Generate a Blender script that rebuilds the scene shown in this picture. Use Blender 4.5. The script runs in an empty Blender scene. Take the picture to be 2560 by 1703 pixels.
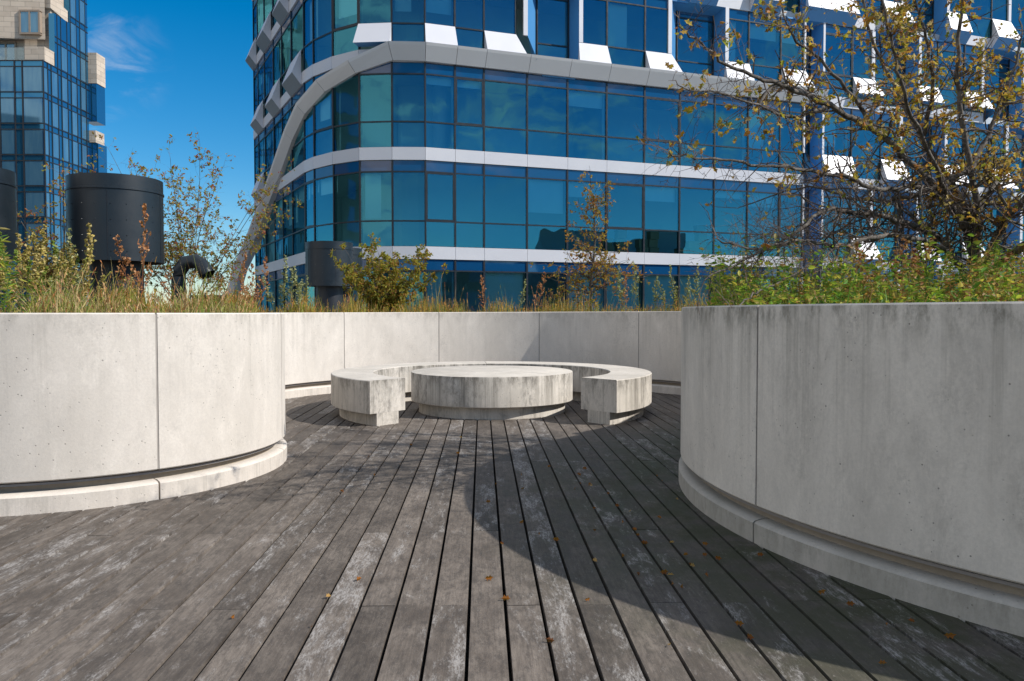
import bpy, bmesh, math, random
import numpy as np
from mathutils import Vector, Matrix
from mathutils.geometry import tessellate_polygon

PI = math.pi
R = math.radians
random.seed(7)
S = bpy.context.scene
COL = S.collection

# ------------------------------------------------------------------ camera, sky, sun, exposure
CAM_H = 1.17
cd = bpy.data.cameras.new("camera")
cam = bpy.data.objects.new("camera", cd)
COL.objects.link(cam)
cam.location = (0, 0, CAM_H)
cam.rotation_euler = (R(90 - 1.942), 0, 0)
cd.sensor_width = 36
cd.lens = 28
cd.clip_start = 0.05
cd.clip_end = 4000
S.camera = cam

SUN_EL, SUN_AZ = R(39.0), math.atan2(1.33, -0.35)      # azimuth measured from +Y towards +X
SUN_DIR = Vector((math.sin(SUN_AZ) * math.cos(SUN_EL), math.cos(SUN_AZ) * math.cos(SUN_EL), math.sin(SUN_EL)))
world = bpy.data.worlds.new("World")
S.world = world
world.use_nodes = True
wt = world.node_tree
wt.nodes.clear()


def wn(kind, **kw):
    n = wt.nodes.new(kind)
    for k, v in kw.items():
        setattr(n, k, v)
    return n


sky = wn('ShaderNodeTexSky', sky_type='NISHITA', sun_disc=False)
sky.sun_elevation = SUN_EL
sky.sun_rotation = SUN_AZ
sky.air_density = 1.0
sky.dust_density = 0.15
sky.ozone_density = 5.0
bg = wn('ShaderNodeBackground')
bg.inputs['Strength'].default_value = 0.115
wo = wn('ShaderNodeOutputWorld')
tc = wn('ShaderNodeTexCoord')
# thin clouds: a wisp beside the tower and a broken bank low in the south, all part of the sky itself
mp = wn('ShaderNodeMapping')
mp.inputs['Scale'].default_value = (5.0, 5.0, 11.0)
nz = wn('ShaderNodeTexNoise')
nz.inputs['Scale'].default_value = 2.2
nz.inputs['Detail'].default_value = 8
nz.inputs['Roughness'].default_value = 0.6
nz.inputs['Distortion'].default_value = 0.6
wt.links.new(tc.outputs['Generated'], mp.inputs['Vector'])
wt.links.new(mp.outputs['Vector'], nz.inputs['Vector'])


def w_math(op, a, b=None, c=None, clamp=False):
    n = wn('ShaderNodeMath', operation=op)
    n.use_clamp = clamp
    for i, x in enumerate((a, b, c)):
        if x is None:
            continue
        if isinstance(x, (int, float)):
            n.inputs[i].default_value = x
        else:
            wt.links.new(x, n.inputs[i])
    return n.outputs[0]


def w_range(x, a, b, c=0.0, d=1.0):
    n = wn('ShaderNodeMapRange', interpolation_type='SMOOTHSTEP')
    wt.links.new(x, n.inputs[0])
    for i, v in enumerate((a, b, c, d)):
        n.inputs[i + 1].default_value = v
    return n.outputs[0]


def w_near(d, r0, r1):
    n = wn('ShaderNodeVectorMath', operation='DISTANCE')
    wt.links.new(tc.outputs['Generated'], n.inputs[0])
    n.inputs[1].default_value = Vector(d).normalized()
    return w_range(n.outputs['Value'], r0, r1, 1.0, 0.0)


cl = w_range(nz.outputs['Fac'], 0.42, 0.70)
near = w_math('MULTIPLY', w_math('ADD', w_near((-0.505, 1, 0.315), 0.01, 0.075), w_near((-0.53, 1, 0.25), 0.01, 0.035), clamp=True), cl)
near = w_math('MULTIPLY', near, 0.36)
sp = wn('ShaderNodeSeparateXYZ')
wt.links.new(tc.outputs['Generated'], sp.inputs[0])
south = w_range(sp.outputs['Y'], 0.05, -0.25)
low = w_math('MULTIPLY', w_range(sp.outputs['Z'], 0.13, 0.22), w_range(sp.outputs['Z'], 0.36, 0.25))
bank = w_math('MULTIPLY', w_math('MULTIPLY', south, low), w_range(nz.outputs['Fac'], 0.45, 0.66))
bank = w_math('MULTIPLY', bank, 0.8)
# unseen cloud added overhead and westward as neutral fill light
fill_high = w_math('MULTIPLY', w_range(sp.outputs['Z'], 0.50, 0.68), 0.55)
fill_west = w_math('MULTIPLY', w_math('MULTIPLY', w_range(sp.outputs['X'], -0.10, -0.45), w_range(sp.outputs['Y'], 0.30, -0.10)), w_range(sp.outputs['Z'], 0.75, 0.45))
over = w_math('MULTIPLY', w_math('ADD', fill_high, fill_west, clamp=True), w_range(nz.outputs['Fac'], 0.36, 0.50))
over = w_math('MULTIPLY', over, 1.0)
cf = w_math('ADD', w_math('ADD', near, bank), over, clamp=True)
mx = wn('ShaderNodeMix', data_type='RGBA')
wt.links.new(cf, mx.inputs[0])
hs = wn('ShaderNodeHueSaturation')
hs.inputs['Saturation'].default_value = 1.40
hs.inputs['Hue'].default_value = 0.495
wt.links.new(sky.outputs[0], hs.inputs['Color'])
wt.links.new(hs.outputs[0], mx.inputs[6])
mx.inputs[7].default_value = (7.6, 7.5, 7.3, 1)
wt.links.new(mx.outputs[2], bg.inputs['Color'])
wt.links.new(bg.outputs[0], wo.inputs['Surface'])

sd = bpy.data.lights.new("sun", 'SUN')
sd.energy = 4.8
sd.angle = R(0.53)
sd.color = (1.0, 0.95, 0.88)
sun = bpy.data.objects.new("sun", sd)
COL.objects.link(sun)
sun.rotation_euler = SUN_DIR.to_track_quat('Z', 'Y').to_euler()
sun.location = (20, -8, 30)

S.view_settings.view_transform = 'Standard'
S.view_settings.look = 'None'
S.view_settings.exposure = 0.16
S.view_settings.gamma = 1.0
S.cycles.max_bounces = 10
S.cycles.transparent_max_bounces = 24
S.cycles.caustics_reflective = False
S.cycles.caustics_refractive = False


# ------------------------------------------------------------------ helpers: meshes, objects
class MB:
    """collects faces and becomes ONE mesh object"""
    def __init__(self):
        self.v, self.f, self.m, self.c, self.a = [], [], [], [], []

    def face(self, pts, mi=0, col=None, att=0.0):
        b = len(self.v)
        self.v += [tuple(p) for p in pts]
        self.f.append(tuple(range(b, b + len(pts))))
        self.m.append(mi)
        self.c.append(col or (1, 1, 1, 1))
        self.a.append(att)

    def hexa(self, p, mi=0, att=0.0):
        """p = 8 points: bottom loop 0-3, top loop 4-7"""
        b = len(self.v)
        self.v += [tuple(q) for q in p]
        for q in ((3, 2, 1, 0), (4, 5, 6, 7), (0, 1, 5, 4), (1, 2, 6, 5), (2, 3, 7, 6), (3, 0, 4, 7)):
            self.f.append(tuple(b + i for i in q))
            self.m.append(mi)
            self.c.append((1, 1, 1, 1))
            self.a.append(att)

    def box(self, x0, x1, y0, y1, z0, z1, mi=0, att=0.0):
        self.hexa([(x0, y0, z0), (x1, y0, z0), (x1, y1, z0), (x0, y1, z0), (x0, y0, z1), (x1, y0, z1), (x1, y1, z1), (x0, y1, z1)], mi, att)

    def tube(self, pts, rad, sides=6, mi=0, cap=True, col=None):
        pts = [Vector(p) for p in pts]
        if isinstance(rad, (int, float)):
            rad = [rad] * len(pts)
        b = len(self.v)
        up = Vector((0.31, 0.17, 0.93)).normalized()
        n = len(pts)
        for i, p in enumerate(pts):
            t = (pts[min(i + 1, n - 1)] - pts[max(i - 1, 0)])
            t = t.normalized() if t.length > 1e-9 else Vector((0, 0, 1))
            a = t.cross(up)
            if a.length < 0.15:
                a = t.cross(Vector((1, 0, 0)))
            a.normalize()
            c = t.cross(a)
            for k in range(sides):
                q = 2 * PI * k / sides
                self.v.append(tuple(p + (a * math.cos(q) + c * math.sin(q)) * rad[i]))
        for i in range(n - 1):
            for k in range(sides):
                k2 = (k + 1) % sides
                self.f.append((b + i * sides + k, b + i * sides + k2, b + (i + 1) * sides + k2, b + (i + 1) * sides + k))
                self.m.append(mi)
                self.c.append(col or (1, 1, 1, 1))
                self.a.append(0.0)
        if cap:
            for q in (tuple(b + k for k in reversed(range(sides))), tuple(b + (n - 1) * sides + k for k in range(sides))):
                self.f.append(q)
                self.m.append(mi)
                self.c.append(col or (1, 1, 1, 1))
                self.a.append(0.0)

    def lathe(self, prof, n=64, cx=0, cy=0, mi=0, a0=0.0, a1=2 * PI, closed=True):
        """prof: list of (r, z) swept round the vertical through (cx, cy)"""
        b = len(self.v)
        full = abs(a1 - a0 - 2 * PI) < 1e-6
        m = n if full else n + 1
        for i in range(m):
            q = a0 + (a1 - a0) * i / n
            for r, z in prof:
                self.v.append((cx + r * math.cos(q), cy + r * math.sin(q), z))
        k = len(prof)
        for i in range(n):
            i2 = (i + 1) % m
            for j in range(k if closed else k - 1):
                j2 = (j + 1) % k
                self.f.append((b + i * k + j, b + i2 * k + j, b + i2 * k + j2, b + i * k + j2))
                self.m.append(mi)
                self.c.append((1, 1, 1, 1))
                self.a.append(0.0)
        if not full and closed:
            self.f.append(tuple(b + j for j in range(k)))
            self.f.append(tuple(b + n * k + j for j in reversed(range(k))))
            self.m += [mi, mi]
            self.c += [(1, 1, 1, 1)] * 2
            self.a += [0.0, 0.0]

    def build(self, name, mats, parent=None, smooth=None, recalc=True, tint=False, att=None, loc=None, bevel=None):
        me = bpy.data.meshes.new(name)
        me.from_pydata(self.v, [], self.f)
        if not isinstance(mats, (list, tuple)):
            mats = [mats]
        for m in mats:
            me.materials.append(m)
        if len(mats) > 1:
            me.polygons.foreach_set('material_index', self.m)
        if tint:
            at = me.attributes.new('tint', 'FLOAT_COLOR', 'FACE')
            at.data.foreach_set('color', np.array(self.c, dtype=np.float32).ravel())
        if att:
            at = me.attributes.new(att, 'FLOAT', 'FACE')
            at.data.foreach_set('value', np.array(self.a, dtype=np.float32))
        if recalc:
            bm = bmesh.new()
            bm.from_mesh(me)
            if smooth is not None or bevel:
                bmesh.ops.remove_doubles(bm, verts=bm.verts, dist=1e-5)
            bmesh.ops.recalc_face_normals(bm, faces=bm.faces)
            bm.to_mesh(me)
            bm.free()
        if smooth is not None:
            me.polygons.foreach_set('use_smooth', [True] * len(me.polygons))
            if smooth < 179:
                me.set_sharp_from_angle(angle=R(smooth))
        o = bpy.data.objects.new(name, me)
        COL.objects.link(o)
        if loc:
            o.location = loc
        if parent:
            o.parent = parent
        if bevel:
            md = o.modifiers.new('bevel', 'BEVEL')
            md.width = bevel
            md.segments = 2
            md.limit_method = 'ANGLE'
            md.angle_limit = R(50)
            md.harden_normals = False
        return o


def tag(o, label, cat, group=None, kind=None):
    if label:
        o['label'] = label
    if cat:
        o['category'] = cat
    if group:
        o['group'] = group
    if kind:
        o['kind'] = kind
    return o


def thing(name, label, cat, loc=(0, 0, 0), rz=0.0, group=None):
    o = bpy.data.objects.new(name, None)
    COL.objects.link(o)
    o.location = loc
    o.rotation_euler = (0, 0, rz)
    o.empty_display_size = 0.2
    return tag(o, label, cat, group)


def copy_tree(o, parent=None):
    c = o.copy()
    COL.objects.link(c)
    if parent:
        c.parent = parent
    for ch in [x for x in bpy.data.objects if x.parent == o]:
        copy_tree(ch, c)
    return c


# ------------------------------------------------------------------ helpers: materials
class M:
    def __init__(self, name):
        self.mat = bpy.data.materials.new(name)
        self.mat.use_nodes = True
        self.t = self.mat.node_tree
        self.t.nodes.clear()
        self.out = self.n('ShaderNodeOutputMaterial')

    def n(self, kind, **kw):
        x = self.t.nodes.new(kind)
        for k, v in kw.items():
            setattr(x, k, v)
        return x

    def set(self, sock, val):
        if val is None:
            return
        if isinstance(val, (int, float)):
            sock.default_value = val
        elif isinstance(val, (tuple, list)):
            if sock.type == 'RGBA' and len(val) == 3:
                val = tuple(val) + (1,)
            sock.default_value = val
        else:
            self.t.links.new(val, sock)

    def obj(self):
        return self.n('ShaderNodeTexCoord').outputs['Object']

    def pos(self):
        return self.n('ShaderNodeNewGeometry').outputs['Position']

    def map(self, vec, scale=(1, 1, 1), loc=(0, 0, 0)):
        x = self.n('ShaderNodeMapping')
        self.set(x.inputs['Vector'], vec)
        x.inputs['Scale'].default_value = scale
        self.set(x.inputs['Location'], loc)
        return x.outputs[0]

    def noise(self, vec, scale, detail=4, rough=0.55, dist=0.0):
        x = self.n('ShaderNodeTexNoise')
        self.set(x.inputs['Vector'], vec)
        x.inputs['Scale'].default_value = scale
        x.inputs['Detail'].default_value = detail
        x.inputs['Roughness'].default_value = rough
        x.inputs['Distortion'].default_value = dist
        return x.outputs['Fac']

    def voro(self, vec, scale, out='Distance'):
        x = self.n('ShaderNodeTexVoronoi')
        self.set(x.inputs['Vector'], vec)
        x.inputs['Scale'].default_value = scale
        return x.outputs[out]

    def math(self, op, a, b=None, clamp=False):
        x = self.n('ShaderNodeMath', operation=op)
        x.use_clamp = clamp
        self.set(x.inputs[0], a)
        self.set(x.inputs[1], b)
        return x.outputs[0]

    def vmath(self, op, a, b=None, out=0):
        x = self.n('ShaderNodeVectorMath', operation=op)
        self.set(x.inputs[0], a)
        self.set(x.inputs[1], b)
        return x.outputs[out]

    def rng(self, x, a, b, c=0.0, d=1.0, smooth=True):
        k = self.n('ShaderNodeMapRange')
        if smooth:
            k.interpolation_type = 'SMOOTHSTEP'
        self.set(k.inputs[0], x)
        for i, v in enumerate((a, b, c, d)):
            k.inputs[i + 1].default_value = v
        return k.outputs[0]

    def mix(self, f, a, b, blend='MIX'):
        x = self.n('ShaderNodeMix', data_type='RGBA', blend_type=blend)
        self.set(x.inputs[0], f)
        self.set(x.inputs[6], a)
        self.set(x.inputs[7], b)
        return x.outputs[2]

    def attr(self, name, out='Color'):
        return self.n('ShaderNodeAttribute', attribute_name=name).outputs[out]

    def xyz(self, v):
        x = self.n('ShaderNodeSeparateXYZ')
        self.set(x.inputs[0], v)
        return x.outputs

    def bump(self, h, strength=0.3, dist=0.01):
        x = self.n('ShaderNodeBump')
        x.inputs['Strength'].default_value = strength
        x.inputs['Distance'].default_value = dist
        self.set(x.inputs['Height'], h)
        return x.outputs[0]

    def bsdf(self, color, rough=0.8, metal=0.0, normal=None, spec=None, **kw):
        x = self.n('ShaderNodeBsdfPrincipled')
        self.set(x.inputs['Base Color'], color)
        self.set(x.inputs['Roughness'], rough)
        self.set(x.inputs['Metallic'], metal)
        if normal is not None:
            self.set(x.inputs['Normal'], normal)
        if spec is not None:
            x.inputs['Specular IOR Level'].default_value = spec
        for k, v in kw.items():
            self.set(x.inputs[k], v)
        return x.outputs[0]

    def done(self, sh):
        self.t.links.new(sh, self.out.inputs['Surface'])
        return self.mat


def concrete(name, base, dark, stain=0.5, top=1.2, streak=0.5, moss=(0.10, 0.095, 0.07), pores=0.5, bands=11.0, grime=0.0):
    m = M(name)
    g = m.pos()
    rnd = m.n('ShaderNodeObjectInfo').outputs['Random']
    off = m.n('ShaderNodeCombineXYZ')
    k = m.math('MULTIPLY', rnd, 37.0)
    for i in range(3):
        m.set(off.inputs[i], k)
    v = m.vmath('ADD', g, off.outputs[0])
    big = m.noise(m.map(v, (1, 1, 0.55)), 1.5, 7, 0.65, 0.5)
    col = m.mix(m.rng(big, 0.3, 0.7), base, dark)
    cloud = m.noise(m.map(v, (1, 1, 0.5)), 6.0, 9, 0.72, 0.4)
    col = m.mix(m.math('MULTIPLY', m.rng(cloud, 0.5, 0.72), 0.45), col, tuple(min(1, x * 1.2) for x in base))
    col = m.mix(m.math('MULTIPLY', m.rng(cloud, 0.5, 0.3), 0.45), col, tuple(x * 0.72 for x in base))
    fine = m.noise(v, 70, 5, 0.75)
    col = m.mix(m.rng(fine, 0.36, 0.68, 0.0, 0.32), col, tuple(x * 0.66 for x in base))
    z = m.xyz(g)[2]
    up = m.xyz(m.n('ShaderNodeNewGeometry').outputs['Normal'])[2]
    side = m.rng(m.math('ABSOLUTE', up), 0.5, 0.8, 1.0, 0.10)
    # rain streaks running down from the top edge, broad ones and fine ones
    st = m.noise(m.map(v, (bands, bands, 0.3)), 1.0, 8, 0.72, 0.2)
    st2 = m.noise(m.map(v, (bands * 4.5, bands * 4.5, 0.9)), 1.0, 5, 0.75)
    st3 = m.noise(m.map(v, (2.0, 2.0, 0.5)), 1.0, 3, 0.5)
    sm = m.math('ADD', m.math('MULTIPLY', st, 0.45), m.math('ADD', m.math('MULTIPLY', st2, 0.30), m.math('MULTIPLY', st3, 0.25)))
    h = m.rng(z, top - 1.0, top, 0.10, 1.0)
    sm = m.math('MULTIPLY', m.math('MULTIPLY', m.rng(sm, 0.47, 0.64), h), m.math('MULTIPLY', side, streak))
    col = m.mix(sm, col, moss)
    rim = m.math('MULTIPLY', m.rng(z, top - 0.22, top + 0.01), m.rng(m.noise(m.map(v, (1, 1, 0.4)), 11, 7, 0.75), 0.42, 0.66))
    col = m.mix(m.math('MULTIPLY', m.math('MULTIPLY', rim, stain), side), col, moss)
    # speckled grime in patches
    bl = m.rng(m.noise(m.map(v, (1, 1, 0.7)), 2.1, 9, 0.75, 0.8), 0.50, 0.68)
    bl = m.math('MULTIPLY', bl, m.rng(m.noise(v, 38, 4, 0.85), 0.42, 0.60))
    col = m.mix(m.math('MULTIPLY', bl, stain * 0.7), col, tuple(x * 0.40 for x in base))
    if grime:
        gm_ = m.math('MULTIPLY', m.rng(m.noise(m.map(v, (1, 1, 0.5)), 3.2, 8, 0.75, 0.5), 0.44, 0.62), m.rng(m.noise(m.map(v, (1, 1, 0.45)), 30, 5, 0.8), 0.35, 0.62))
        col = m.mix(m.math('MULTIPLY', m.math('MULTIPLY', gm_, side), grime), col, tuple(x * 0.30 for x in base))
    pv = m.math('MULTIPLY', m.rng(m.voro(v, 26), 0.075, 0.115, 1.0, 0.0), m.rng(m.noise(v, 2.6, 3), 0.44, 0.58))
    pv2 = m.math('MULTIPLY', m.rng(m.voro(m.map(v, (1, 1, 1), (3.3, 1.7, 5.1)), 9), 0.035, 0.05, 1.0, 0.0), 0.8)
    pa = m.math('MAXIMUM', pv, pv2)
    col = m.mix(m.math('MULTIPLY', pa, pores), col, tuple(x * 0.25 for x in base))
    bh = m.math('SUBTRACT', m.math('MULTIPLY', fine, 0.6), m.math('MULTIPLY', pa, 2.0))
    return m.done(m.bsdf(col, 0.88, 0, m.bump(bh, 0.4, 0.004), 0.3))


MAT = {}
MAT['conc_wall'] = concrete('wall concrete', (0.70, 0.645, 0.575), (0.60, 0.55, 0.485), 0.36, 1.19, 0.22, (0.16, 0.145, 0.115), 0.75, 12.0)
MAT['conc_shade'] = concrete('shade-lifted wall concrete', (0.74, 0.685, 0.60), (0.60, 0.555, 0.485), 0.75, 1.22, 0.40, (0.085, 0.08, 0.055), 0.8, 9.0, 0.25)  # stained right wall, base lightened to lift its shade
MAT['conc_seat'] = concrete('seat concrete', (0.66, 0.61, 0.54), (0.52, 0.48, 0.42), 0.9, 0.5, 0.80, (0.075, 0.066, 0.050), 0.9, 11.0, 0.75)
MAT['conc_kerb'] = concrete('kerb concrete', (0.70, 0.635, 0.56), (0.60, 0.545, 0.48), 0.18, 0.14, 0.25, pores=0.5)
MAT['conc_kerb_right'] = concrete('right kerb concrete', (0.54, 0.50, 0.44), (0.37, 0.35, 0.30), 0.35, 0.14, 0.12, (0.075, 0.078, 0.045), 0.6, 9.0, 0.2)  # darker copy of the kerb concrete for the right planter

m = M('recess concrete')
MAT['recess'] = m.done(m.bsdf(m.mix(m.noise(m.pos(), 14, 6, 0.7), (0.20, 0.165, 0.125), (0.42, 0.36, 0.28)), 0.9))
m = M('zinc strip')
MAT['zinc'] = m.done(m.bsdf(m.mix(m.noise(m.pos(), 20, 3), (0.25, 0.235, 0.225), (0.33, 0.31, 0.30)), 0.5, 0.25))
m = M('pale joint sealant')
MAT['pale_seal'] = m.done(m.bsdf(m.mix(m.noise(m.pos(), 10, 4), (0.26, 0.235, 0.21), (0.42, 0.385, 0.345)), 0.8))
m = M('joint sealant')
MAT['seal'] = m.done(m.bsdf(m.mix(m.noise(m.pos(), 10, 4), (0.10, 0.09, 0.085), (0.22, 0.2, 0.19)), 0.8))


def plain(name, a, b, rough=0.5, metal=0.0, scale=3.0, spec=0.5, bump=0.0):
    m = M(name)
    nz_ = m.noise(m.pos(), scale, 5, 0.6)
    nrm = m.bump(m.noise(m.pos(), scale * 8, 3), bump, 0.01) if bump else None
    return m.done(m.bsdf(m.mix(nz_, a, b), m.rng(m.noise(m.pos(), scale * 2, 4), 0.3, 0.7, rough * 0.85, min(1, rough * 1.15)), metal, nrm, spec))


# weathered decking; local Y runs along the boards
m = M('weathered decking')
o_ = m.obj()
bid = m.attr('board', 'Fac')
off = m.n('ShaderNodeCombineXYZ')
m.set(off.inputs[0], m.math('MULTIPLY', bid, 91.0))
m.set(off.inputs[1], m.math('MULTIPLY', bid, 53.0))
m.set(off.inputs[2], m.math('MULTIPLY', bid, 17.0))
v = m.vmath('ADD', o_, off.outputs[0])
grain = m.noise(m.map(v, (95, 4.5, 1)), 1.0, 7, 0.78, 0.25)
broad = m.noise(m.map(v, (5, 2.2, 1)), 1.0, 9, 0.74, 0.5)
mott = m.noise(m.map(v, (30, 11, 1)), 1.0, 8, 0.82, 0.3)
col = m.mix(m.rng(broad, 0.30, 0.70), (0.082, 0.066, 0.053), (0.200, 0.170, 0.143))
col = m.mix(m.rng(grain, 0.42, 0.60, 0.0, 0.42), col, (0.055, 0.045, 0.038))
col = m.mix(m.rng(mott, 0.45, 0.62, 0.0, 0.65), col, (0.055, 0.047, 0.041))
tone = m.rng(m.math('FRACT', m.math('MULTIPLY', bid, 7.31)), 0.0, 1.0, 0.78, 1.20, False)
tn = m.n('ShaderNodeVectorMath', operation='SCALE')
m.set(tn.inputs[0], col)
m.set(tn.inputs['Scale'], tone)
col = tn.outputs[0]
# algae along the foot of the right-hand planter; wetness and painted shadow darken the boards
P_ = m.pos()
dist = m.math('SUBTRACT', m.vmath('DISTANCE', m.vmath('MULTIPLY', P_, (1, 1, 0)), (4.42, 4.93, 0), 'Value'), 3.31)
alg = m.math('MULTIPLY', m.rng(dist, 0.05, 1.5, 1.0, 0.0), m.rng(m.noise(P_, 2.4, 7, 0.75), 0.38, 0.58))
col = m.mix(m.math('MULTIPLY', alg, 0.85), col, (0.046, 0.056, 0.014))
damp_shade = m.rng(m.math('ADD', dist, m.math('MULTIPLY', m.noise(P_, 1.5, 5), 0.8)), 0.8, 2.2, 0.42, 0.0)  # wet boards, darkened further to deepen the planter's shadow
col = m.mix(damp_shade, col, (0.035, 0.034, 0.031))
# silvery weathering in ragged patches, different on every board
pat = m.noise(m.map(v, (10, 2.8, 1)), 1.0, 12, 0.82, 0.35)
thr = m.rng(m.math('FRACT', m.math('MULTIPLY', bid, 3.77)), 0.0, 1.0, -0.075, 0.06, False)
thr = m.math('ADD', thr, m.rng(m.math('FRACT', m.math('MULTIPLY', bid, 11.7)), 0.965, 0.985, 0.0, 0.12))
pm = m.rng(m.math('ADD', pat, thr), 0.51, 0.63)
flk = m.rng(m.noise(m.map(v, (110, 26, 1)), 1.0, 6, 0.85, 0.2), 0.40, 0.58)
pm = m.math('MULTIPLY', m.math('MULTIPLY', pm, flk), 0.66)
col = m.mix(pm, col, (0.44, 0.42, 0.40))
spk = m.rng(m.noise(m.map(v, (1.4, 1, 1)), 60, 5, 0.8), 0.60, 0.70, 0.0, 0.5)
col = m.mix(spk, col, (0.34, 0.31, 0.28))
hgt = m.math('ADD', m.math('MULTIPLY', grain, 0.7), m.math('MULTIPLY', mott, 0.4))
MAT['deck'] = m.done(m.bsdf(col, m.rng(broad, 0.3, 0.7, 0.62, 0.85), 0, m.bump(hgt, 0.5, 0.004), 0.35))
MAT['void_dark'] = plain('dark void sheet', (0.012, 0.011, 0.010), (0.02, 0.018, 0.016), 0.9)  # near-black colour for the shade below the boards

MAT['panel'] = plain('pale aluminium panels', (0.57, 0.57, 0.61), (0.63, 0.63, 0.66), 0.42, 0.0, 0.6, 0.5)
MAT['band'] = plain('soft white floor bands', (0.50, 0.50, 0.53), (0.57, 0.57, 0.59), 0.4, 0.0, 0.5)
MAT['beam'] = plain('grey aluminium edge beam', (0.54, 0.54, 0.54), (0.60, 0.60, 0.60), 0.4, 0.15, 0.7)
MAT['blue'] = plain('blue anodised reveals', (0.06, 0.22, 0.46), (0.075, 0.26, 0.52), 0.35, 0.0, 0.6)
MAT['shaded_slate'] = plain('slate grey underside', (0.14, 0.17, 0.20), (0.19, 0.22, 0.25), 0.35, 0.3, 0.6)  # shade and dark reflection under the pale boxes put into the colour
MAT['mullion'] = plain('dark window frames', (0.018, 0.020, 0.024), (0.028, 0.030, 0.034), 0.4, 0.3)
MAT['interior'] = plain('office interior', (0.46, 0.52, 0.52), (0.60, 0.65, 0.65), 0.9, 0, 0.4)
MAT['ceiling'] = plain('office ceiling', (0.5, 0.52, 0.52), (0.55, 0.56, 0.56), 0.9)
MAT['blind'] = plain('roller blind cloth', (0.78, 0.80, 0.78), (0.84, 0.86, 0.84), 0.9)
MAT['card'] = plain('cardboard', (0.36, 0.27, 0.15), (0.44, 0.33, 0.19), 0.85)
MAT['vent'] = plain('charcoal painted steel', (0.009, 0.014, 0.019), (0.014, 0.021, 0.027), 0.42, 0.1, 1.5, 0.5)
MAT['vent_dark'] = plain('charcoal pipe', (0.012, 0.014, 0.018), (0.02, 0.022, 0.027), 0.5, 0.1)
MAT['soil'] = plain('planter soil', (0.045, 0.032, 0.02), (0.09, 0.065, 0.04), 0.95, 0, 6.0, 0.2)
MAT['roof'] = plain('roof gravel', (0.20, 0.20, 0.19), (0.32, 0.31, 0.30), 0.95, 0, 1.0, 0.2)
MAT['wood_frame'] = plain('timber frames', (0.24, 0.18, 0.13), (0.32, 0.25, 0.19), 0.6)


def glass(name, tint, refl, base=0.16, rough=0.0, wav=0.17):
    """coated office glazing: partly mirrored, partly see-through with a green-blue body tint"""
    m = M(name)
    p = m.pos()
    nrm = m.bump(m.noise(m.map(p, (1, 1, 0.55)), 0.75, 2, 0.45), wav, 0.05)
    fr = m.n('ShaderNodeFresnel')
    fr.inputs['IOR'].default_value = 1.5
    f = m.math('ADD', m.math('MULTIPLY', fr.outputs[0], 0.9), base, True)
    tr = m.n('ShaderNodeBsdfTransparent')
    m.set(tr.inputs['Color'], tint)
    gl = m.n('ShaderNodeBsdfGlossy')
    m.set(gl.inputs['Color'], refl)
    gl.inputs['Roughness'].default_value = rough
    m.set(gl.inputs['Normal'], nrm)
    mxs = m.n('ShaderNodeMixShader')
    m.set(mxs.inputs[0], f)
    m.t.links.new(tr.outputs[0], mxs.inputs[1])
    m.t.links.new(gl.outputs[0], mxs.inputs[2])
    return m.done(mxs.outputs[0])


MAT['glass'] = glass('teal office glass', (0.52, 0.90, 0.96), (0.15, 0.68, 0.90), 0.175)
MAT['spandrel'] = None
m = M('blue spandrel glass')
MAT['spandrel'] = m.done(m.bsdf((0.004, 0.055, 0.15), 0.03, 0, m.bump(m.noise(m.pos(), 0.8, 2), 0.06, 0.05), 0.9))
m = M('tower blue glass')
MAT['tower_glass'] = m.done(m.bsdf(m.mix(m.noise(m.pos(), 0.25, 3), (0.02, 0.15, 0.29), (0.035, 0.20, 0.36)), 0.03, 0.72, None, 1.0))
m = M('tower window glass')
MAT['tower_pane'] = m.done(m.bsdf(m.mix(m.noise(m.map(m.pos(), (2, 2, 0.3)), 1.0, 4), (0.02, 0.13, 0.27), (0.15, 0.30, 0.38)), 0.04, 0.45, None, 0.8))
MAT['clear'] = glass('balustrade glass', (0.75, 0.85, 0.85), (0.9, 0.95, 1.0), 0.06, 0.0, 0.0)

# pale travertine cladding with courses
m = M('travertine cladding')
g = m.pos()
sx, sy, sz = m.xyz(g)
hv = m.n('ShaderNodeCombineXYZ')
m.set(hv.inputs[0], m.math('ADD', sx, sy))
m.set(hv.inputs[1], sz)
br = m.n('ShaderNodeTexBrick')
m.set(br.inputs['Vector'], hv.outputs[0])
br.inputs['Scale'].default_value = 1.0
br.inputs['Brick Width'].default_value = 1.6
br.inputs['Row Height'].default_value = 0.55
br.inputs['Mortar Size'].default_value = 0.02
br.inputs['Bias'].default_value = 0.0
m.set(br.inputs['Color1'], (0.54, 0.45, 0.355))
m.set(br.inputs['Color2'], (0.42, 0.345, 0.27))
m.set(br.inputs['Mortar'], (0.25, 0.21, 0.17))
MAT['stone'] = m.done(m.bsdf(m.mix(m.rng(m.noise(g, 1.2, 6), 0.4, 0.7, 0, 0.3), br.outputs[0], (0.60, 0.51, 0.42)), 0.85))

m = M('grey branching bark')
g = m.obj()
b1 = m.noise(m.map(g, (1, 1, 1)), 9, 6, 0.7)
b2 = m.noise(m.map(g, (60, 60, 14)), 1.0, 4, 0.7)
c = m.mix(m.rng(b1, 0.35, 0.68), (0.040, 0.032, 0.026), (0.15, 0.13, 0.11))
c = m.mix(m.rng(b2, 0.5, 0.7, 0, 0.5), c, (0.30, 0.28, 0.25))
MAT['bark'] = m.done(m.bsdf(c, 0.85, 0, m.bump(b2, 0.4, 0.004), 0.25))
m = M('twig bark')
c = m.mix(m.rng(m.noise(m.obj(), 7, 4), 0.35, 0.7), (0.050, 0.034, 0.028), (0.175, 0.135, 0.110))
MAT['twig'] = m.done(m.bsdf(c, 0.75, 0, None, 0.3))


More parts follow.
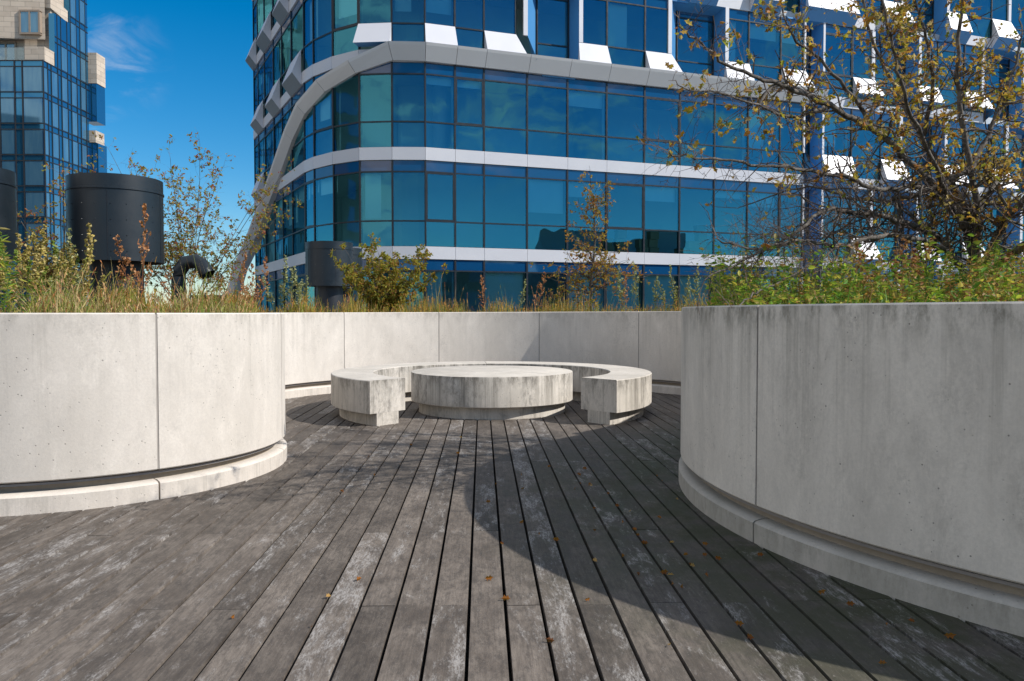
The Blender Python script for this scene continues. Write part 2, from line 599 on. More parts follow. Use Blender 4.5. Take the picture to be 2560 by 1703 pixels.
def leafmat(name, trans=0.35, rough=0.55):
    m = M(name)
    c = m.attr('tint')
    d = m.bsdf(c, rough, 0, None, 0.3)
    t = m.n('ShaderNodeBsdfTranslucent')
    m.set(t.inputs['Color'], m.mix(0.35, c, (0.5, 0.42, 0.05), 'MIX'))
    x = m.n('ShaderNodeMixShader')
    x.inputs[0].default_value = trans
    m.t.links.new(d, x.inputs[1])
    m.t.links.new(t.outputs[0], x.inputs[2])
    return m.done(x.outputs[0])


MAT['leaf'] = leafmat('autumn leaves', 0.48)
MAT['grass'] = leafmat('grass blades', 0.25, 0.6)
m = M('red berries')
MAT['berry'] = m.done(m.bsdf((0.30, 0.012, 0.02), 0.3))

# ------------------------------------------------------------------ the terrace: deck, planter walls, soil
LC, LR = (-3.33, 6.06), 1.55
BC, BR = (-0.20, 9.62), 3.17
RC, RR = (4.42, 4.93), 3.31


def arc(c, r, a0, a1, step=0.06):
    n = max(4, int(abs(a1 - a0) * r / step))
    return [(c[0] + r * math.cos(a0 + (a1 - a0) * i / n), c[1] + r * math.sin(a0 + (a1 - a0) * i / n)) for i in range(n + 1)]


aL = math.atan2(BC[1] - LC[1], BC[0] - LC[0])
aR = math.atan2(RC[1] - BC[1], RC[0] - BC[0])
left_path = [(-9.0, LC[1] - LR), (-6.0, LC[1] - LR)] + arc(LC, LR, -PI / 2, aL)
back_path = arc(BC, BR, PI + aL, aR)                     # runs clockwise, the long way round the back
if False:
    pass
back_path = arc(BC, BR, aL + PI - 0.0, aR, 0.06) if (aL + PI) > aR else back_path
right_path = arc(RC, RR, aR + PI, 3 * PI / 2) + [(6.5, RC[1] - RR), (9.0, RC[1] - RR)]


class Path:
    def __init__(self, pts):
        self.p = [Vector(q) for q in pts]
        self.s = [0.0]
        for a, b in zip(self.p, self.p[1:]):
            self.s.append(self.s[-1] + (b - a).length)
        self.L = self.s[-1]

    def at(self, s, off=0.0):
        s = min(max(s, 0.0), self.L)
        i = 0
        while i < len(self.s) - 2 and self.s[i + 1] < s:
            i += 1
        a, b = self.p[i], self.p[i + 1]
        f = (s - self.s[i]) / max(1e-9, self.s[i + 1] - self.s[i])
        def tan(k):
            k0, k1 = max(k - 1, 0), min(k + 1, len(self.p) - 1)
            return (self.p[k1] - self.p[k0]).normalized()
        t = (tan(i) * (1 - f) + tan(i + 1) * f).normalized()
        q = a.lerp(b, f)
        return Vector((q.x - t.y * off, q.y + t.x * off))

    def near(self, x, y):
        v = Vector((x, y))
        best = (1e9, 0.0)
        for i, (a, b) in enumerate(zip(self.p, self.p[1:])):
            d = b - a
            f = min(1.0, max(0.0, (v - a).dot(d) / max(1e-12, d.length_squared)))
            e = (a + d * f - v).length
            if e < best[0]:
                best = (e, self.s[i] + f * d.length)
        return best[1]


def sweep(mb, path, s0, s1, prof, ztop=None, step=0.07):
    """profile (offset into the planter, z); z = None means the wall-top height function plus the given delta"""
    n = max(1, int(math.ceil((s1 - s0) / step)))
    b = len(mb.v)
    k = len(prof)
    for i in range(n + 1):
        s = s0 + (s1 - s0) * i / n
        for off, z in prof:
            q = path.at(s, off)
            zz = ztop(s) + (z - 10) if z > 5 else z
            mb.v.append((q.x, q.y, zz))
    for i in range(n):
        for j in range(k):
            j2 = (j + 1) % k
            mb.f.append((b + i * k + j, b + (i + 1) * k + j, b + (i + 1) * k + j2, b + i * k + j2))
    mb.f.append(tuple(b + j for j in reversed(range(k))))
    mb.f.append(tuple(b + n * k + j for j in range(k)))
    nf = n * k + 2
    mb.m += [0] * nf
    mb.c += [(1, 1, 1, 1)] * nf
    mb.a += [0.0] * nf


PANEL = [(0.020, 0.185), (0.012, 0.193), (0.012, 9.992), (0.020, 10.0), (0.196, 10.0), (0.196, 0.185)]
KERB = [(0.0, -0.06), (0.0, 0.100), (0.010, 0.110), (0.050, 0.119), (0.100, 0.119), (0.100, -0.06)]
STRIP = [(0.046, 0.160), (0.046, 0.174), (0.099, 0.176), (0.099, 0.160)]
RECESS = [(0.090, 0.04), (0.090, 0.22), (0.19, 0.22), (0.19, 0.04)]
JOINT = [(0.0165, 0.19), (0.0165, 9.99), (0.15, 9.99), (0.15, 0.19)]


def planter_wall(pts, joints, ztop, label, wm, km, seal='seal'):
    path = Path(pts)
    t = thing('planter_wall', label, 'planter wall')
    js = [0.0] + sorted(path.near(*j) for j in joints) + [path.L]
    for a, b in zip(js, js[1:]):
        if b - a < 0.05:
            continue
        e0 = 0.007 if a > 0 else 0.0
        e1 = 0.007 if b < path.L else 0.0
        p = MB()
        sweep(p, path, a + e0, b - e1, PANEL, ztop)
        p.build('concrete_panel', wm, t, 35)
        p = MB()
        sweep(p, path, a + e0 * 0.8, b - e1 * 0.8, KERB)
        p.build('kerb_block', km, t, 35)
        if b < path.L:
            p = MB()
            sweep(p, path, b - 0.0068, b + 0.0068, JOINT, ztop)
            p.build('joint_seal', MAT[seal], t)
    p = MB()
    sweep(p, path, 0, path.L, STRIP)
    p.build('drip_strip', MAT['zinc'], t, 30)
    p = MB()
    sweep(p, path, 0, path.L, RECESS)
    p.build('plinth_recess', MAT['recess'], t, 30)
    return path


lw = planter_wall(left_path, [(LC[0] + LR * math.cos(R(a)), LC[1] + LR * math.sin(R(a))) for a in (-44.2, 5.5)] + [(-5.0, LC[1] - LR)],
                  lambda s: 1.174, 'sunlit rounded concrete planter wall bulging in from the left of the deck', MAT['conc_wall'], MAT['conc_kerb'], 'pale_seal')


def back_angle(px):
    k = (px - 1280) / 1991.0
    best = None
    for i in range(2000):
        a = R(10 + 160 * i / 2000)
        x, y = BC[0] + (BR + 0.05) * math.cos(a), BC[1] + (BR + 0.05) * math.sin(a)
        e = abs(x / y - k)
        if best is None or e < best[0]:
            best = (e, a)
    return best[1]


bj = [back_angle(q) for q in (857, 1096, 1349, 1600)]
_bl = Path(back_path).L
bw = planter_wall(back_path, [(BC[0] + BR * math.cos(a), BC[1] + BR * math.sin(a)) for a in bj],
                  lambda s: 1.168 + 0.052 * s / _bl, 'curved concrete planter wall enclosing the round bench at the back', MAT['conc_wall'], MAT['conc_kerb'], 'pale_seal')
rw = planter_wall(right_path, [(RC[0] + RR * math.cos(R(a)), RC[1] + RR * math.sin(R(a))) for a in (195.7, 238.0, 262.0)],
                  lambda s: 1.214, 'large rounded grey planter wall standing in shade on the right', MAT['conc_shade'], MAT['conc_kerb_right'])

# boards
BANG = math.atan2(75, 1991)                              # the boards run slightly left of the view axis
deck = MB()
rnd = random.Random(3)
PITCH, GAP = 0.1452, 0.0095
# lateral position of one known gap
GX = 0.0
for i in range(-62, 64):
    x0 = GX + i * PITCH + GAP / 2
    x1 = x0 + PITCH - GAP
    y = -4.0 + rnd.uniform(-0.02, 0.02)
    cuts = [-4.0]
    base = (3.16 if i % 2 else 4.25)
    yy = base - 6.2
    while yy < 13.3:
        if yy > -3.9:
            cuts.append(yy + rnd.uniform(-0.012, 0.012))
        yy += 3.1
    cuts.append(13.6)
    for a, b in zip(cuts, cuts[1:]):
        dz = rnd.uniform(-0.0015, 0.0015)
        bid_ = rnd.random()
        deck.hexa([(x0, a + .0015, -0.028), (x1, a + .0015, -0.028), (x1, b - .0015, -0.028), (x0, b - .0015, -0.028),
                   (x0 + .0025, a + .0015, dz), (x1 - .0025, a + .0015, dz), (x1 - .0025, b - .0015, dz), (x0 + .0025, b - .0015, dz)], 0, bid_)
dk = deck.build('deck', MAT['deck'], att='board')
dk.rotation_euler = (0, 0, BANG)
DECK_OFF = None
tag(dk, 'weathered grey timber decking of long boards with dark gaps', 'deck', kind='structure')


def set_deck(x, y):
    """slide the boards sideways until a gap runs through the point (x, y)"""
    c, s = math.cos(-BANG), math.sin(-BANG)
    lx = x * c - y * s
    d = (lx / PITCH - round(lx / PITCH)) * PITCH
    dk.location = (d * math.cos(BANG), d * math.sin(BANG), 0)


set_deck(-0.0031, 2.535)
jo = MB()
jo.face([(-9.2, -4.2, -0.075), (9.2, -4.2, -0.075), (9.2, 14, -0.075), (-9.2, 14, -0.075)])  # one flat sheet stands in for the darkness below the gaps
jt = jo.build('deck_void_sheet', MAT['void_dark'])
tag(jt, 'near-black sheet standing for the dark void under the decking boards', 'deck base', kind='structure')

# soil behind the walls
inner = [lw.at(s, 0.19) for s in np.linspace(0, lw.L, 60)] + [bw.at(s, 0.19) for s in np.linspace(0.05, bw.L - 0.05, 90)] + [rw.at(s, 0.19) for s in np.linspace(0.05, rw.L, 80)]
poly = [Vector((p.x, p.y, 0)) for p in inner] + [Vector((9, 16.2, 0)), Vector((-9, 16.2, 0))]
tris = tessellate_polygon([poly])
sb = MB()
sb.v = [(p.x, p.y, 1.09) for p in poly]
sb.f = [tuple(t) for t in tris]
sb.m = [0] * len(tris)
sb.c = [(1, 1, 1, 1)] * len(tris)
sb.a = [0.0] * len(tris)
for a, b in (((9, 1.8), (9, 16.2)), ((9, 16.2), (-9, 16.2)), ((-9, 16.2), (-9, 4.7))):
    sb.face([(a[0], a[1], 1.09), (b[0], b[1], 1.09), (b[0], b[1], -0.1), (a[0], a[1], -0.1)])
so = sb.build('soil', MAT['soil'])
tag(so, 'brown planting soil behind the concrete walls', 'soil', kind='structure')
gm = MB()
gm.face([(-1500, -1500, -0.1), (1500, -1500, -0.1), (1500, 1500, -0.1), (-1500, 1500, -0.1)])
tag(gm.build('ground', MAT['roof']), 'pale roof terrace ground reaching to the horizon', 'ground', kind='structure')

# ------------------------------------------------------------------ table and bench
TX, TY = -0.241, 9.626


def rounded(r, z0, z1, e=0.008, rin=0.0):
    return [(rin, z0), (r - e, z0), (r, z0 + e), (r, z1 - e), (r - e * .3, z1 - e * .3), (r - e, z1), (rin, z1)]


t = thing('round_table', 'low round concrete table in the middle of the bench ring', 'table', (TX, TY, 0))
p = MB()
p.lathe(rounded(0.973, 0.134, 0.479, 0.010, 0.0005), 128)
p.build('table_top', MAT['conc_seat'], t, 35)
p = MB()
p.lathe([(0.0005, -0.01), (0.881, -0.01), (0.881, 0.133), (0.0005, 0.133)], 96)
p.build('base', MAT['conc_seat'], t, 35)

t = thing('ring_bench', 'horseshoe shaped concrete bench curving round the low table', 'bench', (TX, TY, 0))
A0, A1 = -PI / 2 + 0.774, -PI / 2 + 2 * PI - 0.696
cuts = [A0, A0 + 1.10, A0 + 2.45, A1 - 1.08, A1]
for i, (a, b) in enumerate(zip(cuts, cuts[1:])):
    g0 = 0.002 if i else 0.0
    g1 = 0.002 if i < len(cuts) - 2 else 0.0
    p = MB()
    p.lathe([(1.416, 0.134), (1.904, 0.134), (1.904, 0.471), (1.896, 0.479), (1.424, 0.479), (1.416, 0.471)], 40, 0, 0, 0, a + g0, b - g1)
    p.build('seat_block', MAT['conc_seat'], t, 35)
    p = MB()
    ea = 0.001 if i == 0 else 0.02
    eb = 0.001 if i == len(cuts) - 2 else 0.02
    p.lathe([(1.51, -0.01), (1.812, -0.01), (1.812, 0.1335), (1.51, 0.1335)], 40, 0, 0, 0, a + ea, b - eb)
    p.build('plinth', MAT['conc_seat'], t, 35)

# ------------------------------------------------------------------ the glass office building
LD = Vector((-0.4577, 0.8891))
L0 = Vector((-8.45, 32.62))
RD = Vector((0.9408, 0.339))
R0 = Vector((-3.23, 29.90))
PL = [L0 + LD * q for q in (11.83, 10.53, 8.67, 6.39, 4.41, 2.375, 0.0)]
PL += [Vector((-7.85, 31.75)), Vector((-6.86, 30.75)), Vector((-5.70, 29.98)), Vector((-4.46, 29.86)), R0.copy()]
rs = [1.153, 2.303, 4.068, 5.78, 7.503, 9.234, 10.913, 12.61, 14.30, 15.97, 17.27, 18.22]
while rs[-1] < 37:
    rs.append(rs[-1] + 1.7)
PL += [R0 + RD * q for q in rs]
NB = len(PL) - 1
NRM = []
for i in range(len(PL)):
    d0 = (PL[i] - PL[i - 1]).normalized() if i else None
    d1 = (PL[i + 1] - PL[i]).normalized() if i < NB else None
    ns = [Vector((d.y, -d.x)) for d in (d0, d1) if d is not None]
    nn = sum(ns, Vector((0, 0))).normalized()
    NRM.append(nn / max(0.6, nn.dot(ns[0])))


def fp(u, off, z):
    i = min(max(int(math.floor(u)), 0), NB - 1)
    f = u - i
    q = PL[i].lerp(PL[i + 1], f)
    n = NRM[i].lerp(NRM[i + 1], min(max(f, 0), 1))
    return Vector((q.x + n.x * off, q.y + n.y * off, z))


def wid(i):
    return (PL[i + 1] - PL[i]).length


def slab(mb, u0, u1, z0, z1, o0, o1, mi=0):
    """a box on the facade between offsets o0 (inside) and o1 (outside)"""
    mb.hexa([fp(u0, o1, z0), fp(u1, o1, z0), fp(u1, o0, z0), fp(u0, o0, z0), fp(u0, o1, z1), fp(u1, o1, z1), fp(u1, o0, z1), fp(u0, o0, z1)], mi)


ZB = [-0.45, 3.21, 6.89, 10.50, 14.17, 17.83, 21.5]
BH = 0.47
office = thing('office_building', 'curved glass office building with white sill boxes and grey sweeping edge beam', 'building', (0, 0, 0))

# which bay is what, floor by floor: W flush window, S window over a white sill box, R recessed window
I0 = 15                                                   # bay that starts the S W S R rhythm on the right
PAT = "SWSR"


def kind(i, f):
    lower = f < 3
    if i >= 23:                                           # right of the dark slot
        return PAT[(i - 23 + (f % 2 == 1)) % 4]
    if lower:
        if i <= 1 and f == 2:
            return 'S' if i == 1 else 'W'
        return 'R' if i == 22 else 'W'
    if i <= 6:
        return 'S' if (i + f) % 2 == 0 else 'W'
    if i in (7, 8):
        return 'W'
    if i <= 13:
        return 'S' if (i + f) % 2 == 0 else 'W'
    return PAT[(i - I0 + (f % 2 == 0)) % 4]


# floors, rooms behind the glass
for f, z in enumerate(ZB):
    mb = MB()
    ring = [fp(i, -0.30, z + 0.05) for i in range(NB + 1)]
    back = [Vector((32, 58, z + 0.05)), Vector((-12.6, 58, z + 0.05))]
    loop = ring + back
    n = len(loop)
    tr = tessellate_polygon([[Vector((p.x, p.y, 0)) for p in loop]])
    mb.v = [tuple(p) for p in loop] + [(p.x, p.y, z + 0.40) for p in loop]
    mb.f = [tuple(t) for t in tr] + [tuple(n + q for q in t) for t in tr] + [(i, (i + 1) % n, n + (i + 1) % n, n + i) for i in range(n)]
    mb.m = [0] * len(mb.f)
    mb.c = [(1, 1, 1, 1)] * len(mb.f)
    mb.a = [0.0] * len(mb.f)
    mb.build('floor_slab' if f < len(ZB) - 1 else 'roof', MAT['ceiling'], office)
core = MB()
zc0, zc1 = ZB[0] + 0.4, ZB[-1]
for i in range(NB):
    core.face([fp(i, -3.3, zc0), fp(i + 1, -3.3, zc0), fp(i + 1, -3.3, zc1), fp(i, -3.3, zc1)])
core.build('core_wall', MAT['interior'], office, recalc=False)
for k in (0.0, float(NB)):
    e = MB()
    q0, q1 = fp(k, -0.02, 0), (Vector((-12.6, 58, 0)) if k == 0 else Vector((32, 58, 0)))
    e.face([(q0.x, q0.y, -0.4), (q1.x, q1.y, -0.4), (q1.x, q1.y, 21.9), (q0.x, q0.y, 21.9)])
    e.build('end_wall', MAT['panel'], office)
part = MB()
for u in (3.0, 8.0, 12.0, 16.0, 20.0, 24.0, 28.0, 31.0):
    for f in range(6):
        if (int(u) + f) % 2 == 0:
            a, b = fp(u, -0.35, ZB[f] + 0.41), fp(u, -3.25, ZB[f] + 0.41)
            n = (b - a).cross(Vector((0, 0, 1))).normalized() * 0.05
            h = Vector((0, 0, ZB[f + 1] - ZB[f] - 0.37))
            part.hexa([a - n, a + n, b + n, b - n, a - n + h, a + n + h, b + n + h, b - n + h])
part.build('partition', MAT['interior'], office)

# bands of pale panels at every floor
def edges(i, f):
    """bay limits; a recess is wider than the bay below it and its neighbours narrower"""
    k = kind(i, f)
    if i == 22:
        return float(i), float(i + 1)
    def rec(j):
        return j != 22 and 0 <= j < NB and kind(j, f) == 'R'
    if k == 'R':
        return i - (0.27 if i > 14 else 0), i + 1 + (0.27 if i < NB - 1 else 0)
    return i + (0.27 if rec(i - 1) else 0.0), i + 1 - (0.27 if rec(i + 1) else 0.0)


for f, z in enumerate(ZB):
    mb = MB()
    for i in range(NB):
        g = 0.006 / wid(i)
        if kind(i, f) == 'R' and f < 6:
            if mb.f:
                mb.build('spandrel_band', MAT['band'], office)
            mb = MB()
            continue
        U0, U1 = edges(i, f) if f < 6 else (i, i + 1)
        slab(mb, U0 + g, U1 - g, z, z + BH, -0.20, 0.03)
    mb.build('spandrel_band', MAT['band'], office)


rg = random.Random(11)
count = 0
extra, extra_frame = MB(), MB()
sills = 0
more_sill = MB()
for f in [2, 1, 3, 0, 4, 5]:
    for i in range(NB):
        k = kind(i, f)
        z0, z1 = ZB[f] + BH, ZB[f + 1]
        o = -0.62 if k == 'R' else -0.03
        if k == 'R':
            z0 = ZB[f] + 0.02
        w = wid(i)
        U0, U1 = edges(i, f)
        eL = eR = 0.034 / w
        if k == 'R':
            eL, eR = (0.62 / w, 0.15 / w) if i != 22 else (0.20 / w, 0.15 / w)
        zt = [z0 + 0.95, z1 - 0.43]
        lv = [z0] + zt + [z1]
        if k == 'R':
            zt = [ZB[f] + BH + 0.95, z1 - 0.43]
            lv = [z0] + zt + [z1]
        use = (f in (1, 2, 3) and i < 29) or (f == 0 and 9 <= i <= 20)
        gm_, fm = (MB(), MB()) if use else (extra, extra_frame)
        for j in range(3):
            if k == 'S' and j == 0:
                continue
            ti = [rg.uniform(-0.007, 0.007) for _ in range(4)]
            a, b = U0 + eL, U1 - eR
            gm_.face([fp(a, o + ti[0], lv[j] + .02), fp(b, o + ti[1], lv[j] + .02), fp(b, o + ti[1] + ti[2], lv[j + 1] - .02), fp(a, o + ti[0] + ti[2], lv[j + 1] - .02)], 1 if j == 2 else 0)
        lo = lv[1] if k == 'S' else lv[0]
        for side_ in (0, 1):
            a, b = ((U0 + 0.001 / w, U0 + eL), (U1 - eR, U1 - 0.001 / w))[side_]
            if k == 'R':
                a, b = ((U0 + eL, U0 + eL + 0.05 / w), (U1 - eR - 0.05 / w, U1 - eR))[side_]
            slab(fm, a, b, lo + 0.002, z1 - 0.002, o - 0.12, o + 0.035)
        for j, zz in enumerate(zt):
            slab(fm, U0 + eL + .0005, U1 - eR - .0005, zz - 0.026, zz + 0.026, o - 0.09, o + 0.03)
        if (i * 7 + f * 3) % 5 == 0 and k == 'W':        # opening light: heavier inner frame
            for a, b in ((U0 + eL, U0 + eL + 0.05 / w), (U1 - eR - 0.05 / w, U1 - eR)):
                slab(fm, a, b, zt[0] + 0.027, zt[1] - 0.027, o - 0.03, o + 0.028)
            for zz in (zt[0] + 0.05, zt[1] - 0.05):
                slab(fm, U0 + eL + 0.0505 / w, U1 - eR - 0.0505 / w, zz - 0.023, zz + 0.023, o - 0.03, o + 0.027)
        if use:
            wo_ = gm_.build('window', [MAT['glass'], MAT['spandrel']], office, recalc=False)
            fm.build('frame', MAT['mullion'], wo_)
            count += 1
            # roller blinds half drawn in some windows
            q = rg.random()
            if q < (0.85 if f == 0 else 0.42) and k != 'R':
                bl = MB()
                drop = rg.choice((0.3, 0.45, 0.6, 0.6, 1.3, 1.72)) if f else rg.choice((1.6, 1.6, 2.3))
                a, b = U0 + eL + .03, U1 - eR - .03
                if drop > 0.7 and rg.random() < 0.5:
                    b = a + (b - a) * 0.6
                zl = z1 - 0.43 - drop
                bl.hexa([fp(a, -0.262, zl), fp(b, -0.262, zl), fp(b, -0.27, zl), fp(a, -0.27, zl), fp(a, -0.262, z1), fp(b, -0.262, z1), fp(b, -0.27, z1), fp(a, -0.27, z1)])
                bl.build('roller_blind', MAT['blind'], wo_)
        # white folded sill box
        if k == 'S':
            fl = 0.30 / w if i >= 9 else 0.0
            l = fl * 0.45 if (i > 0 and kind(i - 1, f) == 'R' and i != 23) else 0.0
            r = fl if (i < NB - 1 and kind(i + 1, f) == 'R') else 0.0
            zt_, za, zb_ = z0 + 0.95, z0 - 0.02, ZB[f] - 0.02
            ap = 0.42
            if f == 3 and i >= 9:
                za = 11.106
                zb_ = za - 0.04                            # sits on the edge beam
            mb = MB() if sills < 78 and (f < 5 or i < 7) else more_sill
            a, b = U0 + 0.002, U1 - 0.002
            if i < 9:
                a, b = U0 + 0.04, U1 - 0.10
            T0, T1 = fp(a, 0.036, zt_), fp(b, 0.036, zt_)
            A, B = fp(a - l, ap, za), fp(b + r, ap, za)
            D, E_ = fp(a - l * .4, 0.036, zb_), fp(b + r * .4, 0.036, zb_)
            for q, mi in (((T0, T1, B, A), 0), ((A, B, E_, D), 1), ((T0, A, D), 0), ((T1, E_, B), 0), ((T0, D, E_, T1), 0)):
                mb.face(q, mi if mb is not more_sill else 0)
            if mb is not more_sill:
                mb.build('sill_box', [MAT['panel'], MAT['shaded_slate'] if i < 9 else MAT['blue']], office)
                sills += 1
        # slanted blue reveals either side of a recessed window, white edge trim
        if k == 'R':
            mb = MB()
            zt_ = ZB[f] + BH + 0.95
            for s_, u0, u1 in ((1, U0, U0 + eL), (-1, U1, U1 - eR)):
                A, B = fp(u0, 0.035, z0), fp(u0, 0.035, z1)
                C, D = fp(u1, o - 0.05, z0), fp(u1, o - 0.05, z1)
                A2 = fp(u0, 0.036, zt_)
                O_ = fp(u0 + s_ * 0.24 / w, 0.40, ZB[f] + BH) if s_ > 0 else fp(u0 + 0.02 / w, 0.25, ZB[f] + BH)
                mb.face((A2, B, D, C))
                mb.face((O_, A2, C))
                mb.face((O_, C, A))
                tb_ = MB()
                slab(tb_, min(u0, u0 - s_ * (0.17 if i != 22 else 0.06) / w), max(u0, u0 - s_ * (0.17 if i != 22 else 0.06) / w), zt_ + .01, z1, -0.03, 0.05)
                tb_.build('edge_trim', MAT['panel'], office)
            mb.face((fp(U0, 0.035, z1), fp(U1, 0.035, z1), fp(U1 - eR, o - 0.05, z1 - 0.18), fp(U0 + eL, o - 0.05, z1 - 0.18)))
            slab(mb, U0 + eL, U1 - eR, ZB[f] - 0.05, ZB[f] + 0.018, o - 0.05, 0.02)
            mb.build('reveal', MAT['blue'], office)
if extra.f:
    x = extra.build('upper_windows', [MAT['glass'], MAT['spandrel']], office, recalc=False)
    x['kind'] = 'stuff'
    y_ = extra_frame.build('frames', MAT['mullion'], x)
if more_sill.f:
    x = more_sill.build('upper_sill_boxes', MAT['panel'], office)
    x['kind'] = 'stuff'

# the sweeping edge beam: level along the right facade, then down round the corner to the ground
bc = [(23.0, 10.80, 0.0)]
bc += [(float(i), 10.80, 0.0) for i in range(22, 10, -1)]
bc += [(10.0, 10.82, 0.0), (8.88, 10.31, 0.0), (7.7, 9.90, 0.0), (6.35, 9.36, 0.0), (5.25, 8.72, 0.0), (3.4, 7.15, 0.05), (1.3, 5.1, 0.25), (0.35, 3.6, 0.75), (-0.25, 1.6, 1.2), (-0.6, -0.2, 1.5)]
secs = []
for j, (u, z, ex) in enumerate(bc):
    c0 = fp(max(u, 0.0), 0.0, z)
    if u < 0:
        c0 = fp(0.0, 0.0, z) + Vector((LD.x, LD.y, 0)) * (-u * 1.3)
    jn, jp = min(j + 1, len(bc) - 1), max(j - 1, 0)
    pn, pp = fp(max(bc[jn][0], 0), 0, bc[jn][1]), fp(max(bc[jp][0], 0), 0, bc[jp][1])
    tdir = (pn - pp).normalized()
    i = int(min(max(u, 0), NB - 1))
    n2 = NRM[i].lerp(NRM[min(i + 1, NB)], max(u, 0) - i)
    nrm = Vector((n2.x, n2.y, 0)).normalized()
    upv = nrm.cross(tdir).normalized()
    if upv.z < 0 and j < 14:
        upv = -upv
    elif j >= 14 and upv.dot(last_up) < 0:
        upv = -upv
    last_up = upv.copy()
    hw = 0.30 if u >= 10 else 0.215
    secs.append([c0 + nrm * (ex - 0.02 if ex < 0.01 else ex - 0.25) + upv * hw, c0 + nrm * (0.44 + ex) + upv * hw, c0 + nrm * (0.40 + ex) + upv * (hw - 0.10),
                 c0 + nrm * (0.13 + ex) - upv * hw, c0 + nrm * (ex - 0.02 if ex < 0.01 else ex - 0.25) - upv * hw])
mb = MB()
for a, b in zip(secs, secs[1:]):
    d = [(q - p) for p, q in zip(a, b)]
    e = [min(0.02, 0.008 / max(0.1, x.length)) for x in d]
    A = [p + x * ee for p, x, ee in zip(a, d, e)]
    B = [q - x * ee for q, x, ee in zip(b, d, e)]
    k = 5
    base = len(mb.v)
    mb.v += [tuple(p) for p in A] + [tuple(p) for p in B]
    fs = [(base + j, base + (j + 1) % k, base + k + (j + 1) % k, base + k + j) for j in range(k)]
    fs += [tuple(base + j for j in reversed(range(k))), tuple(base + k + j for j in range(k))]
    mb.f += fs
    mb.m += [0] * len(fs)
    mb.c += [(1, 1, 1, 1)] * len(fs)
    mb.a += [0.0] * len(fs)
mb.build('edge_beam', MAT['beam'], office)

# cartons and files stacked inside the first floor windows
cb = MB()
cb.box(-0.21, 0.21, -0.16, 0.16, 0, 0.27)
cb.box(-0.22, 0.22, -0.17, 0.17, 0.2705, 0.33)
first = None
for (u, n_) in ((16.25, 2), (16.6, 3), (17.2, 2), (17.5, 3), (18.3, 1), (18.65, 2), (18.9, 4), (19.3, 2), (19.7, 1)):
    for j in range(n_):
        q = fp(u, -0.75 - 0.1 * (j % 2), ZB[1] + 0.42 + 0.345 * j)
        if first is None:
            b_ = first = cb.build('cardboard_box', MAT['card'], bevel=0.006)
        else:
            b_ = first.copy()
            COL.objects.link(b_)
        b_.location = q
        b_.rotation_euler = (0, 0, R(19.8 + rg.uniform(-8, 8)))
        tag(b_, 'small lidded brown carton stacked behind the office window', 'carton', 'cartons stacked inside the office')

# the dark block south-east of the terrace that shows mirrored in the lower office windows
blk = thing('brick_block', 'dark flat roofed block mirrored in the lower office windows', 'building', (50, -27, 0), R(40))
mb = MB()
mb.box(-45, 30, -7, 7, -0.1, 8.4)
mb.box(-40, -18, -5, 6.5, 8.402, 10.6)
mb.box(2, 20, -5, 6.5, 8.402, 11.2)
mb.build('wall', plain('dark brick', (0.035, 0.028, 0.024), (0.06, 0.05, 0.04), 0.9), blk)
for k in range(18):
    for f in range(2):
        w_ = MB()
        w_.box(-43 + 4 * k, -40.6 + 4 * k, 6.95, 7.05, 1.4 + 3.4 * f, 3.6 + 3.4 * f)
        w_.build('window', MAT['spandrel'], blk)

blk = thing('brick_block', 'tall dark block mirrored in the lower panes of the blue tower', 'building', (-98, 22, 0), R(-33))
mb = MB()
mb.box(-10, 14, -16, 16, -0.1, 33)
mb.box(-6, 9, -12, 12, 33.002, 36)
mb.build('wall', bpy.data.materials['dark brick'], blk)
for k in range(5):
    for f in range(8):
        w_ = MB()
        w_.box(13.95, 14.05, -13 + 5.5 * k, -10 + 5.5 * k, 2 + 3.8 * f, 4.6 + 3.8 * f)
        w_.build('window', MAT['spandrel'], blk)

# ------------------------------------------------------------------ the far tower on the left
tower = thing('apartment_tower', 'blue glass tower with pale stone upper storeys beyond the terrace', 'tower', (-55, 92, 0))


def tb(name, mat, fn, parent=tower):
    mb = MB()
    fn(mb)
    o = mb.build(name, mat, parent)
    o.location = (55, -92, 0)
    return o


XC, YF = -49.5, 85.0
ZT = 27.9
tb('glass_block', MAT['tower_glass'], lambda b: b.box(-75, XC, YF, 94.0, -0.1, ZT))
tb('stone_block', MAT['stone'], lambda b: b.box(-75, XC - 0.6, 87.6, 93.9, ZT - 0.2, 39.0))
tb('side_glass', MAT['tower_glass'], lambda b: b.box(XC - 0.58, XC + 0.03, 87.2, 93.95, ZT - 0.1, 33.6))
tb('upper_side_glass', MAT['tower_glass'], lambda b: b.box(XC - 0.55, XC + 0.03, 90.2, 93.95, 33.6, 41))


def rear(b):
    b.hexa([(-75, 94.1, -0.1), (-50.2, 94.1, -0.1), (-60.2, 112, -0.1), (-75, 112, -0.1), (-75, 94.1, 44), (-50.2, 94.1, 44), (-60.2, 112, 44), (-75, 112, 44)])


tb('rear_stone_block', MAT['stone'], rear)


def stepped(b):
    """stone storey with a leaning side, from the corner to the left"""
    b.hexa([(-75, 86.3, 30.7), (-56.2, 86.3, 30.7), (-50.3, 86.9, 30.7), (-75, 87.6, 30.7),
            (-75, 86.3, 35.9), (-56.2, 86.3, 35.9), (-50.3, 86.9, 35.9), (-75, 87.6, 35.9)])


